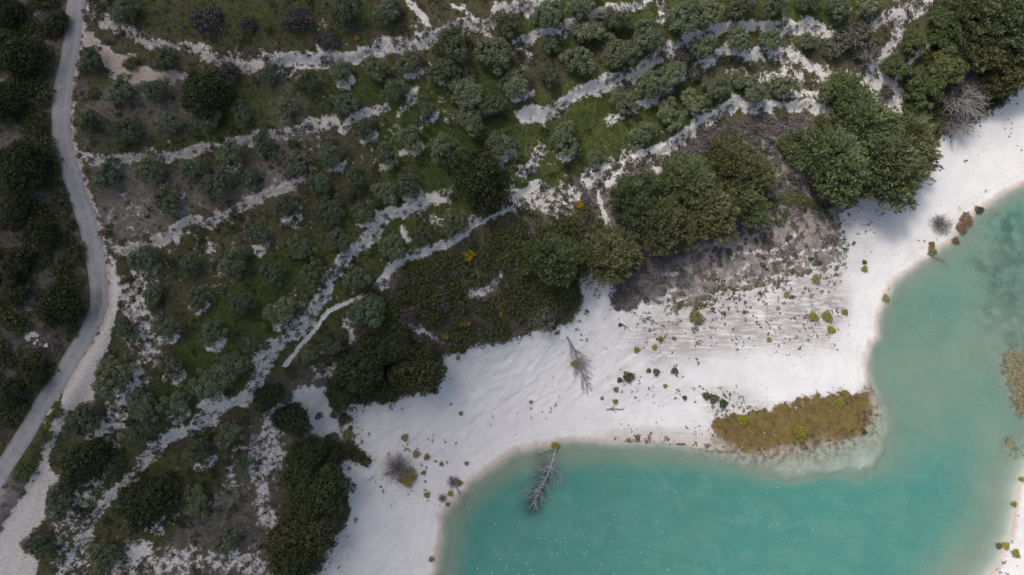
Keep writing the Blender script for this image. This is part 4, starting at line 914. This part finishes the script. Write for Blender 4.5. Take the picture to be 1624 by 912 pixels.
def blade_tmpl(seed, n=5):
    r = np.random.default_rng(seed); V = []
    for i in range(n):
        a = r.random()*6.28; l = .5+.5*r.random(); w = .16; d = np.array([math.cos(a), math.sin(a), 0]); p = np.array([-d[1], d[0], 0])
        b = d*.1; V += [b-p*w, b+p*w, d*l+np.array([0,0,.5+.4*r.random()])]
    return np.array(V), np.repeat(r.random(n), 3)
BL = [blade_tmpl(i) for i in range(6)]
medium = [bush_mesh(470+i, 13, 15, .15, .8) for i in range(6)]
small = [bush_mesh(400+i, 7, 9, .30, .8) for i in range(6)]
tiny = [bush_mesh(440+i, 3, 4, .62, .6) for i in range(5)]
tuft_cloud(330000, hill*np.clip(grass*(1-.8*scrub)*(1-brown), 0, 1), 1, BL, .12, .40, 'grass', 'dark green grass on the terraces', M_GRASS)
tuft_cloud(16000, hill*(.10+.5*clumpn)*(1-.6*np.clip(grass, 0, 1))*(1-.4*brown), 2, small, .22, .9, 'low_scrub', 'low dark green scrub scattered over the hillside', M_SHRUB)
tuft_cloud(60000, hill*(.10+.5*clumpn2)*(1-np.clip(grass*1.1, 0, 1))*(1-.5*scrub), 3, small, .12, .5, 'dry_scrub', 'dry brown scrub scattered over the hillside', M_DRY)
zone_mid = sstep(-1, 1, poly_sd(px2w(SCRUBZ[0][0]), X_, Y_, 5)); zone_r = sstep(-1, 1, poly_sd(px2w(SCRUBZ[1][0]), X_, Y_, 5)); zone_l = sstep(-1, 1, poly_sd(px2w(SCRUBZ[2][0]), X_, Y_, 5)); zone_tr = sstep(-1, 1, poly_sd(px2w(SCRUBZ[3][0]), X_, Y_, 5))
tuft_cloud(105000, hill*np.clip(zone_mid*(.30+.7*clumpn)*(1-.6*clumpn2)*.95 + zone_l*.34*clumpn + zone_tr*.5, 0, 1), 4, medium, .4, 1.7, 'thicket', 'dense dark green thicket above the beach', M_SHRUB, .9)
grey = sstep(-1, 1, poly_sd(px2w([(1000,398),(1110,368),(1095,400),(1062,455),(1010,500),(972,500),(974,450)]), X_, Y_, 5))
purple = sstep(-1, 1, poly_sd(px2w([(1090,205),(1200,190),(1290,190),(1260,260),(1215,230),(1120,240),(1060,260)]), X_, Y_, 5))
tuft_cloud(120000, hill*np.clip(zone_mid*clumpn2*.6 + grey*.95 + purple*.9 + zone_r*.45*clumpn2 + zone_l*.25*clumpn2, 0, 1)*(1-.6*brown), 5, small, .15, .85, 'heath', 'grey purple heath and dead scrub above the beach', M_HEATH, .7)
tuft_cloud(60000, hill*zone_r*(1-grey)*(1-.9*brown)*clumpn*.8, 6, small, .15, .7, 'low_scrub', 'low green scrub among the purple heath', M_SHRUB, .7)
bank_spk = rock*dry*sstep(.3, .6, white)
tuft_cloud(230000, bank_spk*.9*sstep(.44, .60, fbm(GX, GY, .45, 4, 160)), 7, small, .12, .55, 'bank_scrub', 'small dark scrub rooted in the white banks', M_BANKS, .8)
tuft_cloud(110000, beach*dry*specks*.8*sstep(.36, .62, fbm(GX, GY, .5, 4, 150)), 8, tiny, .09, .34, 'beach_weeds', 'small dark weeds dotting the white sand', M_SPECK, .8)
tuft_cloud(9000, np.clip(algrim, 0, 1)*dry*.8 + algae_z*dry*.35*sstep(.5,.6,wn), 20, tiny, .12, .4, 'marsh_weeds', 'dark low weeds along the rim of the spit', M_SPECK, .8)
tuft_cloud(5000, beach*dry*.05, 18, tiny, .07, .22, 'beach_weeds', 'stray weeds on the clean white sand', M_SPECK, .8)
wb = shore2w([(1605, 620)])[0]
tuft_cloud(9000, sstep(.2, .8, weed + 1.1*(wn-.5))*(sd_lake_n > 0)*.8, 19, BL, .3, .8, 'water_reeds', 'tan reeds standing in the shallows at the right edge', M_TANREED, .7, (wb[0]-9, wb[0]+14, wb[1]-14, wb[1]+12))
tuft_cloud(22000, algae_z*dry*.8, 9, BL, .12, .42, 'marsh_plants', 'low ochre marsh plants on the spit', M_MARSH, .6)
tuft_cloud(2600, hill*.3*sstep(.58, .7, fbm(GX, GY, .2, 3, 170)), 10, BL, .10, .22, 'wild_flowers', 'tiny yellow wild flowers in the grass', M_YEL, .7)
sx_, sy_, r = scatter(60000, np.clip(bank_spk*.15 + hill*.03*white/.3 + beach*dry*(.010 + .06*pebbly), 0, 1), 11); S = .05+.17*r.random(len(sx_))**3
V, F = stone_soup(np.stack([sx_, sy_, hgt(sx_, sy_)+.02], 1), S, 12)
tag(link('rubble', mesh_from('rubble', V, F), M_STONE), 'white limestone rubble on the terrace banks', kind='stuff')

fx, fy, r = scatter(5200, (sd_lake_n > 3)*sstep(.40, .66, fbm(GX, GY, .06, 3, 340))*sstep(60, 25, GX)*sstep(30, 8, GY), 21, -14, 66, -24, 30); N = len(fx)  # pale flecks laid on the water to stand in for sun glints
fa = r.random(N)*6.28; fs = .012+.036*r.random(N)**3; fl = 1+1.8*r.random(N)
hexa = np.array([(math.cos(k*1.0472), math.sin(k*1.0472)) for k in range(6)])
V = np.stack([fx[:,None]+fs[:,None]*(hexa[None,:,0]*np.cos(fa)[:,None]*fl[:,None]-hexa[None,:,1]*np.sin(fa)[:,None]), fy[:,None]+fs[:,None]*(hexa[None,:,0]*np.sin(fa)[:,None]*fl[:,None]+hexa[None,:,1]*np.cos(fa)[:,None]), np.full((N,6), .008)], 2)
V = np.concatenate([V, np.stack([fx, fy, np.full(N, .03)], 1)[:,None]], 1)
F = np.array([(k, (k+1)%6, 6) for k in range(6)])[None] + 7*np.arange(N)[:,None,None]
tag(link('glint_flecks', mesh_from('glint_flecks', V.reshape(-1,3), F.reshape(-1,3)), simple('glint_white', (.62,.66,.64), (.75,.78,.76))), 'tiny white flecks imitating sun glints on the turquoise water', kind='stuff')

# ------------------------------------------------------------------ the cloud whose shade lies over the left of the valley
def ico(sub):
    import bmesh
    bm = bmesh.new(); bmesh.ops.create_icosphere(bm, subdivisions=sub, radius=1); bm.verts.ensure_lookup_table()
    V = np.array([v.co[:] for v in bm.verts]); F = np.array([[v.index for v in f.verts] for f in bm.faces]); bm.free(); return V, F
V, F = ico(6)
an = 1 + .30*(fbm(V[:,0]*3+V[:,2]*2.1+9, V[:,1]*3+V[:,2]*1.7+9, 1.0, 5, 200)-.5)*1.6
V = V*an[:,None]*np.array([92, 105, 26]); V[:,2] = np.where(V[:,2] < -8, -8 + (V[:,2]+8)*.25, V[:,2])
mc, t_, b_, o_ = nodes('cloud_vapour'); 
df = t_.nodes.new('ShaderNodeBsdfDiffuse'); df.inputs[0].default_value = (.9,.9,.92,1)
tl = t_.nodes.new('ShaderNodeBsdfTranslucent'); tl.inputs[0].default_value = (.9,.9,.92,1)
tp = t_.nodes.new('ShaderNodeBsdfTransparent')
m1 = t_.nodes.new('ShaderNodeMixShader'); m1.inputs[0].default_value = .5; t_.links.new(df.outputs[0], m1.inputs[1]); t_.links.new(tl.outputs[0], m1.inputs[2])
m2 = t_.nodes.new('ShaderNodeMixShader'); m2.inputs[0].default_value = .74; t_.links.new(tp.outputs[0], m2.inputs[1]); t_.links.new(m1.outputs[0], m2.inputs[2]); t_.links.new(m2.outputs[0], o_.inputs[0])
cl = link('cloud', mesh_from('cloud', V, F, True), mc)
tgt = np.array([-92, 14, 25.0]); cl.location = tuple(tgt + sdir*(300/sdir[2])); cl.rotation_euler = (0,0,R(-25))
tag(cl, 'fair weather cloud shading the left of the valley', kind='structure')
